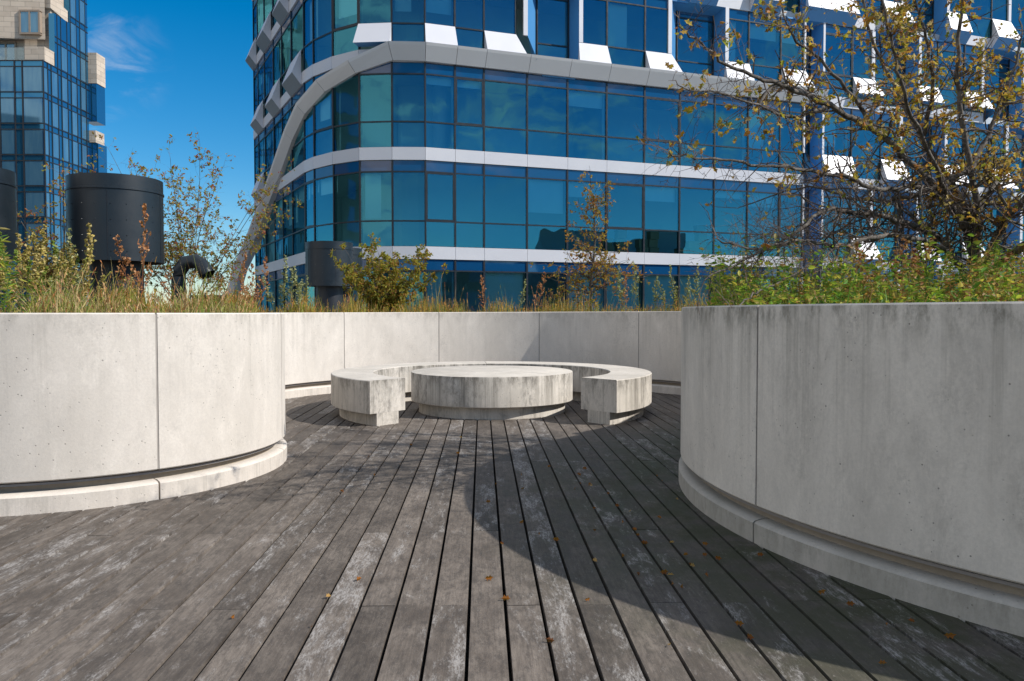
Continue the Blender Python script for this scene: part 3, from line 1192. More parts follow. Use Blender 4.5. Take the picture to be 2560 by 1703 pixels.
tb('stone_bay', MAT['stone'], stepped)
tb('terrace_parapet', MAT['stone'], lambda b: b.box(-51.6, XC + 0.01, 85.3, 87.1, ZT + 0.002, ZT + 1.5))
tb('top_parapet', MAT['stone'], lambda b: b.hexa([(-62, 88.4, 35.9), (-49.9, 87.3, 34.2), (-49.6, 90.1, 33.6), (-62, 90.1, 33.6), (-62, 88.4, 37.2), (-49.9, 87.3, 35.6), (-49.6, 90.1, 34.9), (-62, 90.1, 37)]))
for z0, z1, mat_, nm, dx in ((23.6, 28.0, 'tower_glass', 'corner_glass', 0.92), (28.05, 31.6, 'stone', 'corner_stone', 1.0), (21.2, 22.6, 'stone', 'corner_ledge', 0.75),
                             (16.9, 21.1, 'tower_glass', 'corner_glass', 1.02), (13.2, 16.8, 'stone', 'corner_stone', 1.6), (9, 13.1, 'stone', 'corner_stone', 1.4)):
    tb(nm, MAT[mat_], lambda b, z0=z0, z1=z1, dx=dx: b.box(XC - 0.5, XC + dx, 94.02, 96.0, z0, z1))
# mullion grids
gr = MB()
for px in (12, 50, 69):
    x = (px - 1280) / 1991 * YF
    gr.box(x - .06, x + .06, YF - .08, YF - .002, 0, ZT)
for k in range(9):
    for dz in (0.0, -0.62):
        z = ZT - 3.29 * k + dz - 0.05
        gr.box(-75, XC + .07, YF - .07, YF - .003, z - .05, z + .05)
        gr.box(XC + .003, XC + .06, YF - .05, 93.98, z - .05, z + .05)
ys = [XC * 1991 / (px - 1280) for px in (131, 140, 156, 165, 180, 189, 203, 212, 225)]
for y in ys:
    gr.box(XC + .002, XC + .07, y - .05, y + .05, 0, ZT if y < 87.2 else (33.6 if y < 90.2 else 41))
for k in range(1, 5):
    for dz in (0.0, -0.62):
        z = ZT + 3.29 * k + dz - 0.05
        if z < 40.5:
            gr.box(XC + .034, XC + .08, 87.2 if z < 33.5 else 90.2, 93.98, z - .05, z + .05)
gr.box(XC - 0.03, XC + .08, YF - .085, YF + .03, -0.1, ZT + .002)
tb('mullion_grid', MAT['mullion'], lambda b: b.__dict__.update(gr.__dict__))
# windows: panes with a lighter curtain behind
yy = [YF] + ys + [93.9]
xs = [-74.5] + [(px - 1280) / 1991 * YF for px in (12, 50, 69, 120)]
nwin = 0
for k in range(0, 8):
    zt_ = ZT - 3.29 * k - 0.72
    zb_ = zt_ - 2.52
    for j in (1, 3):
        tb('window', MAT['tower_pane'], lambda b: b.box(xs[j] + .12, xs[j + 1] - .12, YF - .04, YF + .02, zb_, zt_))
    for j in (0, 2, 4, 6, 8):
        tb('window', MAT['tower_pane'], lambda b: b.box(XC - .02, XC + .025, yy[j] + .08, yy[j + 1] - .08, zb_, zt_))
for k in range(1, 4):
    zt_ = ZT + 3.29 * k - 0.72
    for j in (4, 6, 8):
        if zt_ < 33.6 or j >= 6:
            tb('window', MAT['tower_pane'], lambda b: b.box(XC - .02, XC + .05, yy[j] + .08, yy[j + 1] - .08, zt_ - 2.5, zt_))
# framed windows in the stone
for (x0, x1, yw, z0, z1) in ((-52.75, -50.7, 86.62, 31.2, 33.6), (-56.0, -53.9, 87.6, ZT + 0.1, ZT + 2.6), (-60.5, -58.5, 86.3, 31.2, 33.6), (-53.0, -50.9, 87.6, 36.6, 38.9)):
    w_ = tb('window', MAT['tower_pane'], lambda b: b.box(x0, x1, yw - .12, yw + .3, z0, z1))
    def fr_(b):
        for xa in (x0, (x0 + x1) / 2, x1):
            b.box(xa - .09, xa + .09, yw - .18, yw + .31, z0, z1)
        for za in (z0, z1):
            b.box(x0 - .09, x1 + .09, yw - .185, yw + .312, za - .1, za + .1)
    f_ = tb('frame', MAT['wood_frame'], fr_, w_)
    f_.location = (0, 0, 0)
for s_ in range(3):
    w_ = tb('window', MAT['tower_pane'], lambda b: b.hexa([(-50.2 - 10.0 * t_ + .05, 94.1 + 17.9 * t_, z_) for z_ in (26 + 6 * s_, 28.6 + 6 * s_) for t_ in (.25, .45)][0:2] + [(-50.6 - 10.0 * t_, 94.1 + 17.9 * t_, 26 + 6 * s_) for t_ in (.45, .25)] + [(-50.15 - 10.0 * t_, 94.1 + 17.9 * t_, 28.6 + 6 * s_) for t_ in (.25, .45)] + [(-50.6 - 10.0 * t_, 94.1 + 17.9 * t_, 28.6 + 6 * s_) for t_ in (.45, .25)]))
def rail(b):
    b.box(-58, -51.7, 85.35, 85.42, ZT + .01, ZT + 1.45)
    b.box(-51.7, -51.62, 85.35, 86.9, ZT + .01, ZT + 1.45)
tb('balustrade', MAT['clear'], rail)

# ------------------------------------------------------------------ roof vents and duct
def make_vent():
    t = thing('roof_vent', '', 'roof vent')
    p = MB()
    p.lathe([(0.69, 1.98), (0.69, 3.06), (0.705, 3.065), (0.705, 3.09), (0.69, 3.095), (0.69, 3.29), (0.665, 3.29), (0.665, 1.99)], 72)
    for a in range(0, 360, 18):
        for z in (2.12, 2.36, 2.6, 2.84):
            c, s = math.cos(R(a + 9)), math.sin(R(a + 9))
            p.tube([(0.688 * c, 0.688 * s, z), (0.698 * c, 0.698 * s, z)], [0.011, 0.006], 6)
    p.build('drum', MAT['vent'], t, 30)
    p = MB()
    p.lathe([(0.39, -0.1), (0.39, 2.4), (0.36, 2.4), (0.36, -0.1)], 48)
    p.lathe([(0.001, 2.5), (0.66, 2.5), (0.66, 2.52), (0.001, 2.52)], 48)
    p.build('pipe', MAT['vent_dark'], t, 30)
    p = MB()
    for a in (200, 275, 350, 80):
        c, s = math.cos(R(a)), math.sin(R(a))
        q = Vector((c, s, 0))
        n = Vector((-s, c, 0)) * 0.004
        b0, b1 = q * 0.689, q * 0.694
        p.hexa([b0 - n, b0 + n, b1 + n, b1 - n] + [w + Vector((0, 0, 1.07)) for w in (b0 - n, b0 + n, b1 + n, b1 - n)])
    x = p.build('seam', MAT['vent_dark'], t)
    x.location = (0, 0, 1.985)
    return t


vent = make_vent()
for k, (x, y, rz, lab) in enumerate(((-6.31, 12.75, 0.2, 'big charcoal roof vent drum standing behind the left planter grasses'),
                                     (-8.12, 11.8, 1.0, 'charcoal roof vent cut off by the left edge of the photo'),
                                     (-5.49, 24.0, 0.4, 'smaller looking charcoal vent drum in front of the curved glass corner'),
                                     (-5.62, 26.2, 1.3, 'charcoal vent half hidden behind another vent beside the yellow shrub'))):
    o = vent if k == 0 else copy_tree(vent)
    o.location = (x, y, 0)
    o.rotation_euler = (0, 0, rz)
    o.scale = (1.01, 1.01, 1.0)
    tag(o, lab, 'roof vent', 'charcoal vents on the roof')

t = thing('gooseneck_pipe', 'black gooseneck ventilation pipe bending over beyond the dry grass', 'pipe', (-5.02, 12.0, 0))
cx = [(0, 0, 0.0), (0, 0, 1.72), (0.02, 0, 1.80), (0.11, 0, 1.93), (0.27, 0, 1.955), (0.385, -0.05, 1.885), (0.485, -0.12, 1.76)]
p = MB()
segs = [(0, 1), (1, 2), (2, 3), (3, 4), (4, 5), (5, 6)]
p.tube(cx, [0.098, 0.098, 0.105, 0.108, 0.108, 0.108, 0.108], 24, cap=False)
p.tube([cx[-1], Vector(cx[-1]) + Vector((-0.03, 0, 0.05))], [0.100, 0.096], 24, cap=False)
p.build('pipe', MAT['vent'], t, 25)
p = MB()
for z in (1.50, 1.60):
    p.lathe([(0.10, z), (0.106, z + .004), (0.106, z + .016), (0.10, z + .02)], 24)
p.build('collar', MAT['vent'], t, 30)
p = MB()
p.box(-5.2, -4.35, 13.0, 13.7, 1.0, 1.43)
p.box(-5.24, -4.31, 12.96, 13.74, 1.4305, 1.47)
tag(p.build('roof_hatch', MAT['vent'], bevel=0.01), 'low dark roof hatch in the grass under the gooseneck pipe', 'hatch')
p = MB()
p.box(-6.3, -3.9, 24.6, 25.4, -0.1, 1.22)
p.box(-6.36, -3.84, 24.54, 25.46, 1.222, 1.30)
tag(p.build('roof_upstand', MAT['vent_dark'], bevel=0.01), 'low dark roof upstand under the distant vent drums', 'upstand')

# ------------------------------------------------------------------ plants
AUTUMN = [(0.42, 0.16, 0.03), (0.36, 0.20, 0.07), (0.403, 0.258, 0.022), (0.47, 0.314, 0.034), (0.291, 0.269, 0.034), (0.448, 0.19, 0.022), (0.314, 0.101, 0.022), (0.168, 0.067, 0.022), (0.538, 0.381, 0.09), (0.213, 0.258, 0.034), (0.47, 0.37, 0.202), (0.448, 0.336, 0.056)]
OLIVE = [(0.26, 0.273, 0.039), (0.364, 0.325, 0.052), (0.195, 0.234, 0.039), (0.416, 0.286, 0.039), (0.312, 0.156, 0.039)]
REDGR = [(0.243, 0.216, 0.047), (0.351, 0.257, 0.047), (0.351, 0.121, 0.041), (0.176, 0.216, 0.041), (0.432, 0.284, 0.054), (0.297, 0.095, 0.054)]
GREEN = [(0.11, 0.29, 0.02), (0.18, 0.38, 0.03), (0.32, 0.42, 0.045), (0.06, 0.17, 0.018), (0.44, 0.42, 0.06), (0.08, 0.22, 0.025), (0.38, 0.31, 0.09)]

# leaf outlines in a unit frame: x along the leaf, y across; folded along the midrib
LOBED = [(0, 0), (0.18, 0.07), (0.32, 0.28), (0.46, 0.13), (0.68, 0.30), (0.78, 0.11), (1.0, 0.0)]
OVAL = [(0, 0), (0.25, 0.20), (0.55, 0.24), (0.82, 0.13), (1.0, 0.0)]
NARROW = [(0, 0), (0.3, 0.10), (0.65, 0.09), (1.0, 0.0)]


def rnd_unit(r):
    while True:
        v = Vector((r.uniform(-1, 1), r.uniform(-1, 1), r.uniform(-1, 1)))
        if 0.05 < v.length < 1:
            return v.normalized()


def leaf(mb, p, d, size, col, shape, r, fold=0.35):
    d = d.normalized()
    s = d.cross(rnd_unit(r))
    if s.length < 0.1:
        s = d.cross(Vector((0.3, 0.5, 0.8)))
    s.normalize()
    n = d.cross(s)
    curl = r.uniform(-0.35, 0.15)
    mid, e1, e2 = [], [], []
    for x, y in shape:
        c = d * x + n * (curl * x * x)
        mid.append(p + c * size)
        e1.append(p + (c + s * y + n * (fold * y)) * size)
        e2.append(p + (c - s * y + n * (fold * y)) * size)
    k = r.uniform(0.75, 1.25)
    c4 = (col[0] * k, col[1] * k, col[2] * k, 1)
    mb.face([mid[0]] + e1[1:-1] + [mid[-1]], 0, c4)
    mb.face([mid[-1]] + e2[1:-1][::-1] + [mid[0]], 0, c4)


def smooth_path(pts, sub=5):
    out = []
    n = len(pts)
    for i in range(n - 1):
        p0, p1, p2, p3 = pts[max(i - 1, 0)], pts[i], pts[i + 1], pts[min(i + 2, n - 1)]
        for k in range(sub):
            t_ = k / sub
            out.append(0.5 * ((2 * p1) + (p2 - p0) * t_ + (2 * p0 - 5 * p1 + 4 * p2 - p3) * t_ ** 2 + (3 * p1 - p0 - 3 * p2 + p3) * t_ ** 3))
    out.append(pts[-1])
    return out


class Plant:
    def __init__(self, seed, leaf_p, size, pal, shape, berry=0.0, thorn=0.0):
        self.r = random.Random(seed)
        self.wood, self.twig, self.leaf, self.fruit = MB(), MB(), MB(), MB()
        self.zf = None
        self.lp, self.size, self.pal, self.shape, self.berry, self.thorn = leaf_p, size, pal, shape, berry, thorn

    def put_leaves(self, p, d, n):
        r = self.r
        for _ in range(n):
            dd = (d * 0.5 + rnd_unit(r) + Vector((0, 0, -0.15))).normalized()
            leaf(self.leaf, p + rnd_unit(r) * 0.01, dd, self.size * r.uniform(0.6, 1.25), r.choice(self.pal), self.shape, r, r.uniform(0.2, 0.8))
        if r.random() < self.berry:
            for _ in range(r.randint(1, 3)):
                c = p + rnd_unit(r) * 0.03
                self.fruit.tube([c + Vector((0, 0, -.009)), c, c + Vector((0, 0, .009))], [0.003, 0.010, 0.003], 5)

    def grow(self, p, d, L, rad, lvl, up=0.0, lp=None, wig=0.28):
        """one branch with side branches; lvl 0 = finest twig"""
        r = self.r
        lp = self.lp if lp is None else lp
        n = max(3, int(L / 0.07)) if lvl else max(2, int(L / 0.05))
        n = min(n, 12)
        pts = [p]
        dirs = [d]
        for i in range(n):
            d = (d + rnd_unit(r) * wig + Vector((0, 0, up))).normalized()
            p = p + d * (L / n)
            pts.append(p)
            dirs.append(d)
        self.finish(pts, dirs, rad, lvl, up, lp, L, wig)

    def finish(self, pts, dirs, rad, lvl, up, lp, L, wig, rend=0.35):
        r = self.r
        n = len(pts) - 1
        tgt = self.wood if rad > 0.007 else self.twig
        sides = 10 if rad > 0.03 else (6 if rad > 0.01 else (4 if rad > 0.004 else 3))
        tgt.tube(pts, [rad * (1 - (1 - rend) * i / n) for i in range(n + 1)], sides, cap=False)
        if lvl > 0:
            k = max(2, int(L / (0.085 if lvl == 1 else 0.13)))
            for j in range(k):
                f = r.uniform(0.12, 1.0)
                i = min(int(f * n), n)
                side = dirs[i].cross(rnd_unit(r)).normalized()
                dd = (dirs[i] * r.uniform(0.3, 0.9) + side).normalized()
                ll = L * r.uniform(0.28, 0.6) * (1.15 - 0.5 * f)
                ll = min(ll, 0.95 if lvl > 1 else 0.34)
                self.grow(pts[i], dd, ll, max(0.0016, rad * (1 - 0.6 * f) * r.uniform(0.35, 0.6)), lvl - 1, up, lp, wig)
        if self.zf:
            lp = lp * min(1.0, max(0.10, (pts[0].z - self.zf[0]) / (self.zf[1] - self.zf[0])))
        if lvl <= 1:
            for i in range(1, n + 1):
                if r.random() < lp * (1.0 if lvl == 0 else 0.5):
                    self.put_leaves(pts[i], dirs[i], r.choice((1, 1, 2)))
            if r.random() < min(1, lp * 1.6):
                self.put_leaves(pts[-1], dirs[-1], r.choice((2, 3, 4)))
        if self.thorn and lvl == 0:
            for i in range(1, n):
                if r.random() < self.thorn:
                    q = dirs[i].cross(rnd_unit(r)).normalized()
                    self.twig.tube([pts[i], pts[i] + q * r.uniform(0.015, 0.04)], [0.0016, 0.0008], 3, cap=False)

    def limb(self, pts, r0, r1, lvl, lp, dens=1.0, reach=0.7, up=0.0, wig=0.3, sub=5, start=0.12):
        """a limb along given points with side branches along it"""
        r = self.r
        q = smooth_path([Vector(p) for p in pts], sub)
        q = [a + rnd_unit(r) * 0.012 for a in q]
        n = len(q) - 1
        self.wood.tube(q, [r0 + (r1 - r0) * (i / n) ** 0.8 for i in range(n + 1)], 10 if r0 > 0.025 else 7, cap=True)
        L = sum((b - a).length for a, b in zip(q, q[1:]))
        for j in range(int(L / 0.11 * dens)):
            f = r.uniform(start, 1.0)
            i = min(int(f * n), n - 1)
            d = (q[i + 1] - q[i]).normalized()
            side = d.cross(rnd_unit(r)).normalized()
            dd = (d * r.uniform(0.15, 0.9) + side).normalized()
            rr = r0 + (r1 - r0) * f ** 0.8
            self.grow(q[i], dd, reach * r.uniform(0.4, 1.0) * (1.1 - 0.45 * f), min(rr * 0.5, 0.011) * r.uniform(0.5, 1.0), lvl, up, lp, wig)
        self.grow(q[-1], (q[-1] - q[-2]).normalized(), reach * 0.5, r1, lvl, up, lp, wig)

    def make(self, name, label, cat, base, trunk='trunk', crown='crown', group=None, berryname='berries', kind=None):
        base = Vector(base)
        t = thing(name, label, cat, base, 0, group)
        for mb, nm, mat_ in ((self.wood, trunk, MAT['bark']), (self.twig, 'twigs', MAT['twig']), (self.leaf, crown, MAT['leaf']), (self.fruit, berryname, MAT['berry'])):
            if not mb.f:
                continue
            mb.v = [(a - base.x, b - base.y, c - base.z) for a, b, c in mb.v]
            mb.build(nm, mat_, t, 60 if nm == trunk else None, recalc=nm == trunk, tint=nm == crown)
        return t


def at(px, py, d):
    """real position of a point seen at (px, py) of the 2560 px photograph, d metres away along the view axis"""
    p = R(1.942)
    dx, dy = (px - 1280) / 1991.0, (851.5 - py) / 1991.0
    y, z = math.cos(p) + dy * math.sin(p), dy * math.cos(p) - math.sin(p)
    k = d / y
    return Vector((dx * k, d, CAM_H + z * k))


# the old hawthorn in the right planter
H = Plant(21, 0.30, 0.047, AUTUMN, LOBED, 0.0, 0.35)
H.zf = (1.55, 2.35)
B = at(2438, 735, 6.1)
limbs = [
    ([B, at(2425, 600, 6.1), at(2372, 510, 6.0), at(2307, 436, 5.9), at(2187, 330, 5.75), at(2072, 264, 5.4), at(1943, 209, 4.95)], 0.042, 0.014, 0.34, 1.5, 0.62),
    ([at(1943, 209, 4.95), at(1879, 189, 4.7), at(1800, 150, 4.45), at(1750, 110, 4.25), at(1695, 58, 4.05)], 0.014, 0.004, 0.12, 1.3, 0.35),
    ([B, at(2430, 575, 6.2), at(2382, 468, 6.35), at(2307, 345, 6.5), at(2240, 220, 6.6), at(2180, 90, 6.7), at(2150, -40, 6.7)], 0.040, 0.008, 0.42, 1.6, 0.62),
    ([B, at(2440, 614, 6.05), at(2444, 537, 6.0), at(2428, 422, 6.0), at(2400, 260, 5.95), at(2395, 100, 5.9), at(2420, -80, 5.9)], 0.038, 0.010, 0.50, 1.7, 0.62),
    ([B, at(2490, 590, 5.9), at(2560, 495, 5.7), at(2660, 380, 5.4), at(2760, 230, 5.0), at(2900, 60, 4.5)], 0.038, 0.010, 0.40, 1.2, 0.6),
    ([B, at(2373, 625, 6.0), at(2316, 578, 5.9), at(2244, 552, 5.75), at(2130, 528, 5.5), at(2060, 530, 5.3), at(1980, 585, 5.1), at(1880, 640, 4.95), at(1760, 700, 4.8)], 0.032, 0.004, 0.06, 2.6, 0.55),
    ([B, at(2359, 620, 5.8), at(2216, 590, 5.5), at(2101, 616, 5.25), at(2000, 600, 5.1), at(1890, 620, 4.95), at(1790, 600, 4.9)], 0.026, 0.004, 0.05, 2.6, 0.52),
    ([at(2372, 510, 6.0), at(2300, 468, 5.7), at(2201, 474, 5.5), at(2101, 440, 5.3), at(1986, 420, 5.0), at(1880, 412, 4.75), at(1760, 395, 4.5), at(1670, 385, 4.35)], 0.022, 0.004, 0.13, 2.0, 0.5),
    ([at(2428, 422, 6.0), at(2330, 470, 5.9), at(2240, 500, 6.0), at(2140, 500, 6.1), at(2040, 470, 6.2), at(1960, 480, 6.3), at(1840, 520, 6.4)], 0.020, 0.004, 0.06, 2.4, 0.55),
    ([at(2187, 330, 5.75), at(2130, 240, 5.7), at(2050, 150, 5.6), at(1980, 90, 5.5), at(1950, 10, 5.5)], 0.018, 0.005, 0.40, 1.6, 0.55),
    ([at(2072, 264, 5.4), at(1980, 290, 5.0), at(1900, 260, 4.7), at(1800, 235, 4.45), at(1690, 215, 4.2)], 0.013, 0.003, 0.20, 1.7, 0.4),
    ([at(2428, 422, 6.0), at(2480, 320, 6.2), at(2520, 220, 6.3), at(2560, 80, 6.4)], 0.025, 0.008, 0.50, 1.8, 0.62),
    ([at(2444, 537, 6.0), at(2530, 400, 6.4), at(2620, 300, 6.6), at(2750, 180, 6.8)], 0.024, 0.008, 0.45, 1.4, 0.6),
    ([at(2307, 345, 6.5), at(2330, 230, 6.3), at(2320, 120, 6.1), at(2290, 10, 6.0), at(2270, -60, 6.0)], 0.020, 0.006, 0.52, 1.8, 0.6),
    ([at(2372, 510, 6.0), at(2330, 400, 5.6), at(2270, 260, 5.3), at(2230, 120, 5.1), at(2200, 0, 5.0)], 0.020, 0.006, 0.46, 1.6, 0.55),
    ([B, at(2520, 640, 5.6), at(2640, 560, 5.0), at(2850, 380, 4.3), at(3050, 220, 3.8), at(3200, 160, 3.5)], 0.036, 0.008, 0.34, 1.1, 0.55),
    ([at(2640, 560, 5.0), at(2850, 380, 4.3), at(2960, 200, 4.0), at(3000, 60, 3.8)], 0.022, 0.008, 0.36, 1.1, 0.55),
]
for pts, r0, r1, lp, dens, reach in limbs:
    H.limb(pts, r0, r1, 2, lp * (0.52 if lp >= 0.4 else 0.45), dens * 1.7, reach, 0.0, 0.40)
# one bare shoot reaching over the wall rim
H.limb([at(2101, 616, 5.25), at(1960, 700, 4.9), at(1890, 730, 4.6), at(1850, 765, 4.35), at(1830, 772, 4.3)], 0.008, 0.003, 1, 0.02, 0.7, 0.3)
H.make('hawthorn_tree', 'gnarled multi-stemmed hawthorn with sparse yellow and brown leaves in right planter', 'tree', B - Vector((0, 0, 0.1)))


def shrub(seed, base, stems, height, spread, lvl, leaf_p, size, pal, shape, berry=0.0, r0=0.014, dens=1.0, reach=0.5, lean=0.0, up=0.02, wig=0.26, low=0.12):
    """several stems fanning out from one base"""
    P = Plant(seed, leaf_p, size, pal, shape, berry)
    r = P.r
    base = Vector(base)
    for s in range(stems):
        a = 2 * PI * (s + r.uniform(-.3, .3)) / stems
        k = r.uniform(0.35, 1.0) * spread
        h = height * r.uniform(0.7, 1.0) * (1.1 - 0.35 * k / max(spread, 1e-3))
        pts = [base + Vector((0.03 * math.cos(a), 0.03 * math.sin(a), 0))]
        for q in (0.3, 0.62, 1.0):
            pts.append(base + Vector((math.cos(a) * k * q ** 1.2 + lean * q + r.uniform(-.05, .05), math.sin(a) * k * q ** 1.2 * 0.8 + r.uniform(-.05, .05), h * q)))
        P.limb(pts, r0 * r.uniform(0.7, 1.1), r0 * 0.2, lvl, leaf_p, dens, reach, up, wig, 4, low)
    return P


# berry bush behind the big vent
P = shrub(5, (-5.9, 14.4, 1.05), 13, 3.4, 2.05, 2, 0.30, 0.052, REDGR + OLIVE[:2], OVAL, 0.06, 0.014, 1.15, 0.8, low=0.34)
P.make('berry_bush', 'loose red berried hawthorn bush spreading behind the big vent drum', 'bush', (-5.9, 14.4, 1.05), 'stems', 'leaves')
P = shrub(15, (-7.9, 13.9, 1.05), 11, 2.5, 1.2, 2, 0.40, 0.055, REDGR, OVAL, 0.06, 0.016, 0.9, 0.65)
P.make('berry_bush', 'reddish brown berry bush showing between the two left vents', 'bush', (-7.9, 13.9, 1.05), 'stems', 'leaves')
P = shrub(6, (-4.3, 12.4, 1.05), 6, 0.9, 0.45, 1, 0.4, 0.045, OLIVE + REDGR, OVAL, 0.35, 0.009, 1.3, 0.35)
P.make('rose_bush', 'small bush dotted with red hips in front of the leaning beam foot', 'bush', (-4.3, 12.4, 1.05), 'stems', 'leaves')
# yellow-green shrub before the glass corner
P = shrub(8, (-2.3, 14.2, 1.05), 17, 1.5, 1.0, 2, 0.85, 0.06, OLIVE, OVAL, 0.0, 0.012, 1.5, 0.46)
P.make('yellow_shrub', 'dense olive yellow shrub growing beside the distant vent drum', 'shrub', (-2.3, 14.2, 1.05), 'stems', 'leaves')
# slender tree in the middle
P = Plant(9, 0.34, 0.055, REDGR + AUTUMN[:3], OVAL)
b0 = Vector((1.42, 14.2, 1.05))
trunk = [b0, b0 + Vector((-.02, 0, .6)), b0 + Vector((.05, 0, 1.3)), b0 + Vector((.03, .05, 1.9)), b0 + Vector((-.02, 0, 2.35))]
P.limb(trunk, 0.034, 0.006, 2, 0.34, 3.2, 0.8, 0.02, 0.26, 5, 0.12)
for a, h in ((0.2, .5), (2.2, .45), (3.6, .7), (5.2, .6), (1.3, 1.0), (4.3, 1.1)):
    s = b0 + Vector((0, 0, h))
    P.limb([s, s + Vector((math.cos(a) * .4, math.sin(a) * .35, .2)), s + Vector((math.cos(a) * .95, math.sin(a) * .8, .28))], 0.014, 0.004, 1, 0.38, 1.3, 0.5)
P.make('young_tree', 'slender young tree with russet leaves before the office windows', 'tree', b0)
# leafless fine-twigged shrub behind the hawthorn
P = shrub(12, (4.72, 12.5, 1.05), 18, 2.75, 1.0, 1, 0.0, 0.03, REDGR, OVAL, 0, 0.008, 1.6, 0.6, 0.0, 0.10, 0.12, 0.2)
P.make('bare_shrub', 'bare shrub of fine upright twigs behind the leaning hawthorn limb', 'shrub', (4.72, 12.5, 1.05), 'stems', 'leaves')
P = shrub(13, (2.35, 6.35, 1.05), 10, 1.0, 0.7, 1, 0.02, 0.03, REDGR, OVAL, 0, 0.007, 1.5, 0.5, 0.0, 0.03, 0.2, 0.15)
P.make('bare_shrub', 'tangled leafless shrub low beside the hawthorn branches', 'shrub', (2.35, 6.35, 1.05), 'stems', 'leaves')


# grasses: a mass nobody could count
def meadow(name, label, pts_fn, n, hr, pal, seed, width=0.006, bend=0.35, heads=0.0, z=1.07):
    r = random.Random(seed)
    mb = MB()
    for _ in range(n):
        x, y, hk = pts_fn(r)
        h = r.uniform(*hr) * hk * (0.72 + 0.34 * math.sin(x * 5.3 + y * 2.1 + 1.3 * math.sin(x * 2.2)) + 0.2 * math.sin(x * 11 + y * 9))
        if r.random() < 0.07:
            h *= 1.75
        a = r.uniform(0, 2 * PI)
        bx, by = math.cos(a) * bend * h * r.random(), math.sin(a) * bend * h * r.random()
        w = width * r.uniform(0.6, 1.3)
        wa = r.uniform(0, PI)
        wx, wy = math.cos(wa) * w, math.sin(wa) * w
        c = r.choice(pal)
        k = r.uniform(0.7, 1.25)
        c = (c[0] * k, c[1] * k, c[2] * k, 1)
        m1 = Vector((x + bx * .3, y + by * .3, z + h * .55))
        tp = Vector((x + bx, y + by, z + h))
        mb.face([(x - wx, y - wy, z), (x + wx, y + wy, z), (m1.x + wx * .7, m1.y + wy * .7, m1.z), (m1.x - wx * .7, m1.y - wy * .7, m1.z)], 0, c)
        mb.face([(m1.x - wx * .7, m1.y - wy * .7, m1.z), (m1.x + wx * .7, m1.y + wy * .7, m1.z), tp], 0, c)
        if r.random() < heads:
            d = (tp - m1).normalized()
            for q in range(6):
                s = rnd_unit(r) * 0.006
                p0 = tp - d * 0.012 * q
                mb.face([p0 + s, p0 - d * .016 + rnd_unit(r) * .003, p0 - s + d * .014], 0, (c[0] * 1.1, c[1] * .85, c[2] * .9, 1))
    o = mb.build(name, MAT['grass'], None, recalc=False, tint=True)
    return tag(o, label, 'grass', kind='stuff')


STRAW = [(0.55, 0.43, 0.20), (0.46, 0.36, 0.16), (0.50, 0.40, 0.20), (0.36, 0.27, 0.10), (0.24, 0.29, 0.05), (0.16, 0.24, 0.03), (0.20, 0.28, 0.04), (0.34, 0.17, 0.06)]
GOLD = [(0.50, 0.33, 0.06), (0.42, 0.30, 0.05), (0.30, 0.28, 0.04), (0.20, 0.26, 0.03), (0.46, 0.22, 0.07), (0.15, 0.21, 0.02), (0.42, 0.34, 0.14)]
LUSH = [(0.09, 0.225, 0.018), (0.15, 0.27, 0.03), (0.225, 0.3, 0.045), (0.06, 0.135, 0.015), (0.36, 0.195, 0.06), (0.33, 0.27, 0.09)]


def band_pts(path, s0, s1, d0, d1):
    def fn(r):
        s = r.uniform(s0, s1)
        d = d0 + (d1 - d0) * r.random() ** 1.3
        q = path.at(s, d)
        return q.x, q.y, 1.0
    return fn


sL0 = lw.near(LC[0], LC[1] - LR) - 2.4
meadow('dry_grass', 'tall straw coloured grass along the left planter rim', band_pts(lw, sL0, lw.L - 0.9, 0.21, 1.3), 7000, (0.06, 0.30), STRAW, 31, 0.0032, 0.65, 0.3)
meadow('rim_grass', 'short golden green grass along the back planter rim', band_pts(bw, 0.4, bw.L - 0.4, 0.21, 1.1), 15000, (0.10, 0.36), GOLD, 32, 0.004, 0.35, 0.45)
meadow('planter_grass', 'green and rusty grass under the hawthorn', band_pts(rw, 0.1, rw.L - 2.6, 0.21, 2.2), 3500, (0.08, 0.30), LUSH, 33, 0.0045, 0.6, 0.1)

# leafy ground cover under the hawthorn
r = random.Random(44)
mb = MB()
for _ in range(6000):
    q = rw.at(r.uniform(0.2, rw.L - 2.6), 0.23 + 2.2 * r.random() ** 1.2)
    h = r.uniform(0.14, 0.70) * (0.75 + 0.35 * math.sin(q.x * 3.1 + q.y * 1.7)) * min(1.0, max(0.34, 0.34 + 0.24 * (q.y - 2.4)))
    base = Vector((q.x, q.y, 1.07))
    tip = base + Vector((r.uniform(-.12, .12), r.uniform(-.12, .12), h))
    rusty = r.random() < 0.10 + 0.42 * max(0.0, math.sin(q.x * 4.1 + q.y * 2.7 + 0.6)) * (0.5 if q.x < 1.9 else 1.0)
    pal = [(0.40, 0.19, 0.06), (0.32, 0.13, 0.04), (0.46, 0.29, 0.12)] if rusty else GREEN
    c = r.choice(pal)
    w = 0.002
    mb.face([base + Vector((w, 0, 0)), base - Vector((w, 0, 0)), tip], 0, (c[0], c[1], c[2], 1))
    for k in range(r.randint(9, 16)):
        f = 0.15 + 0.75 * r.random()
        d = Vector((r.uniform(-1, 1), r.uniform(-1, 1), r.uniform(-.2, .5)))
        leaf(mb, base.lerp(tip, f), d, r.uniform(0.020, 0.048) * (0.6 if rusty else 1), r.choice(pal), OVAL if rusty else NARROW if r.random() < .5 else OVAL, r, 0.3)
tag(mb.build('undergrowth', MAT['leaf'], None, recalc=False, tint=True), 'lush green and rusty weeds filling the right planter', 'undergrowth', kind='stuff')


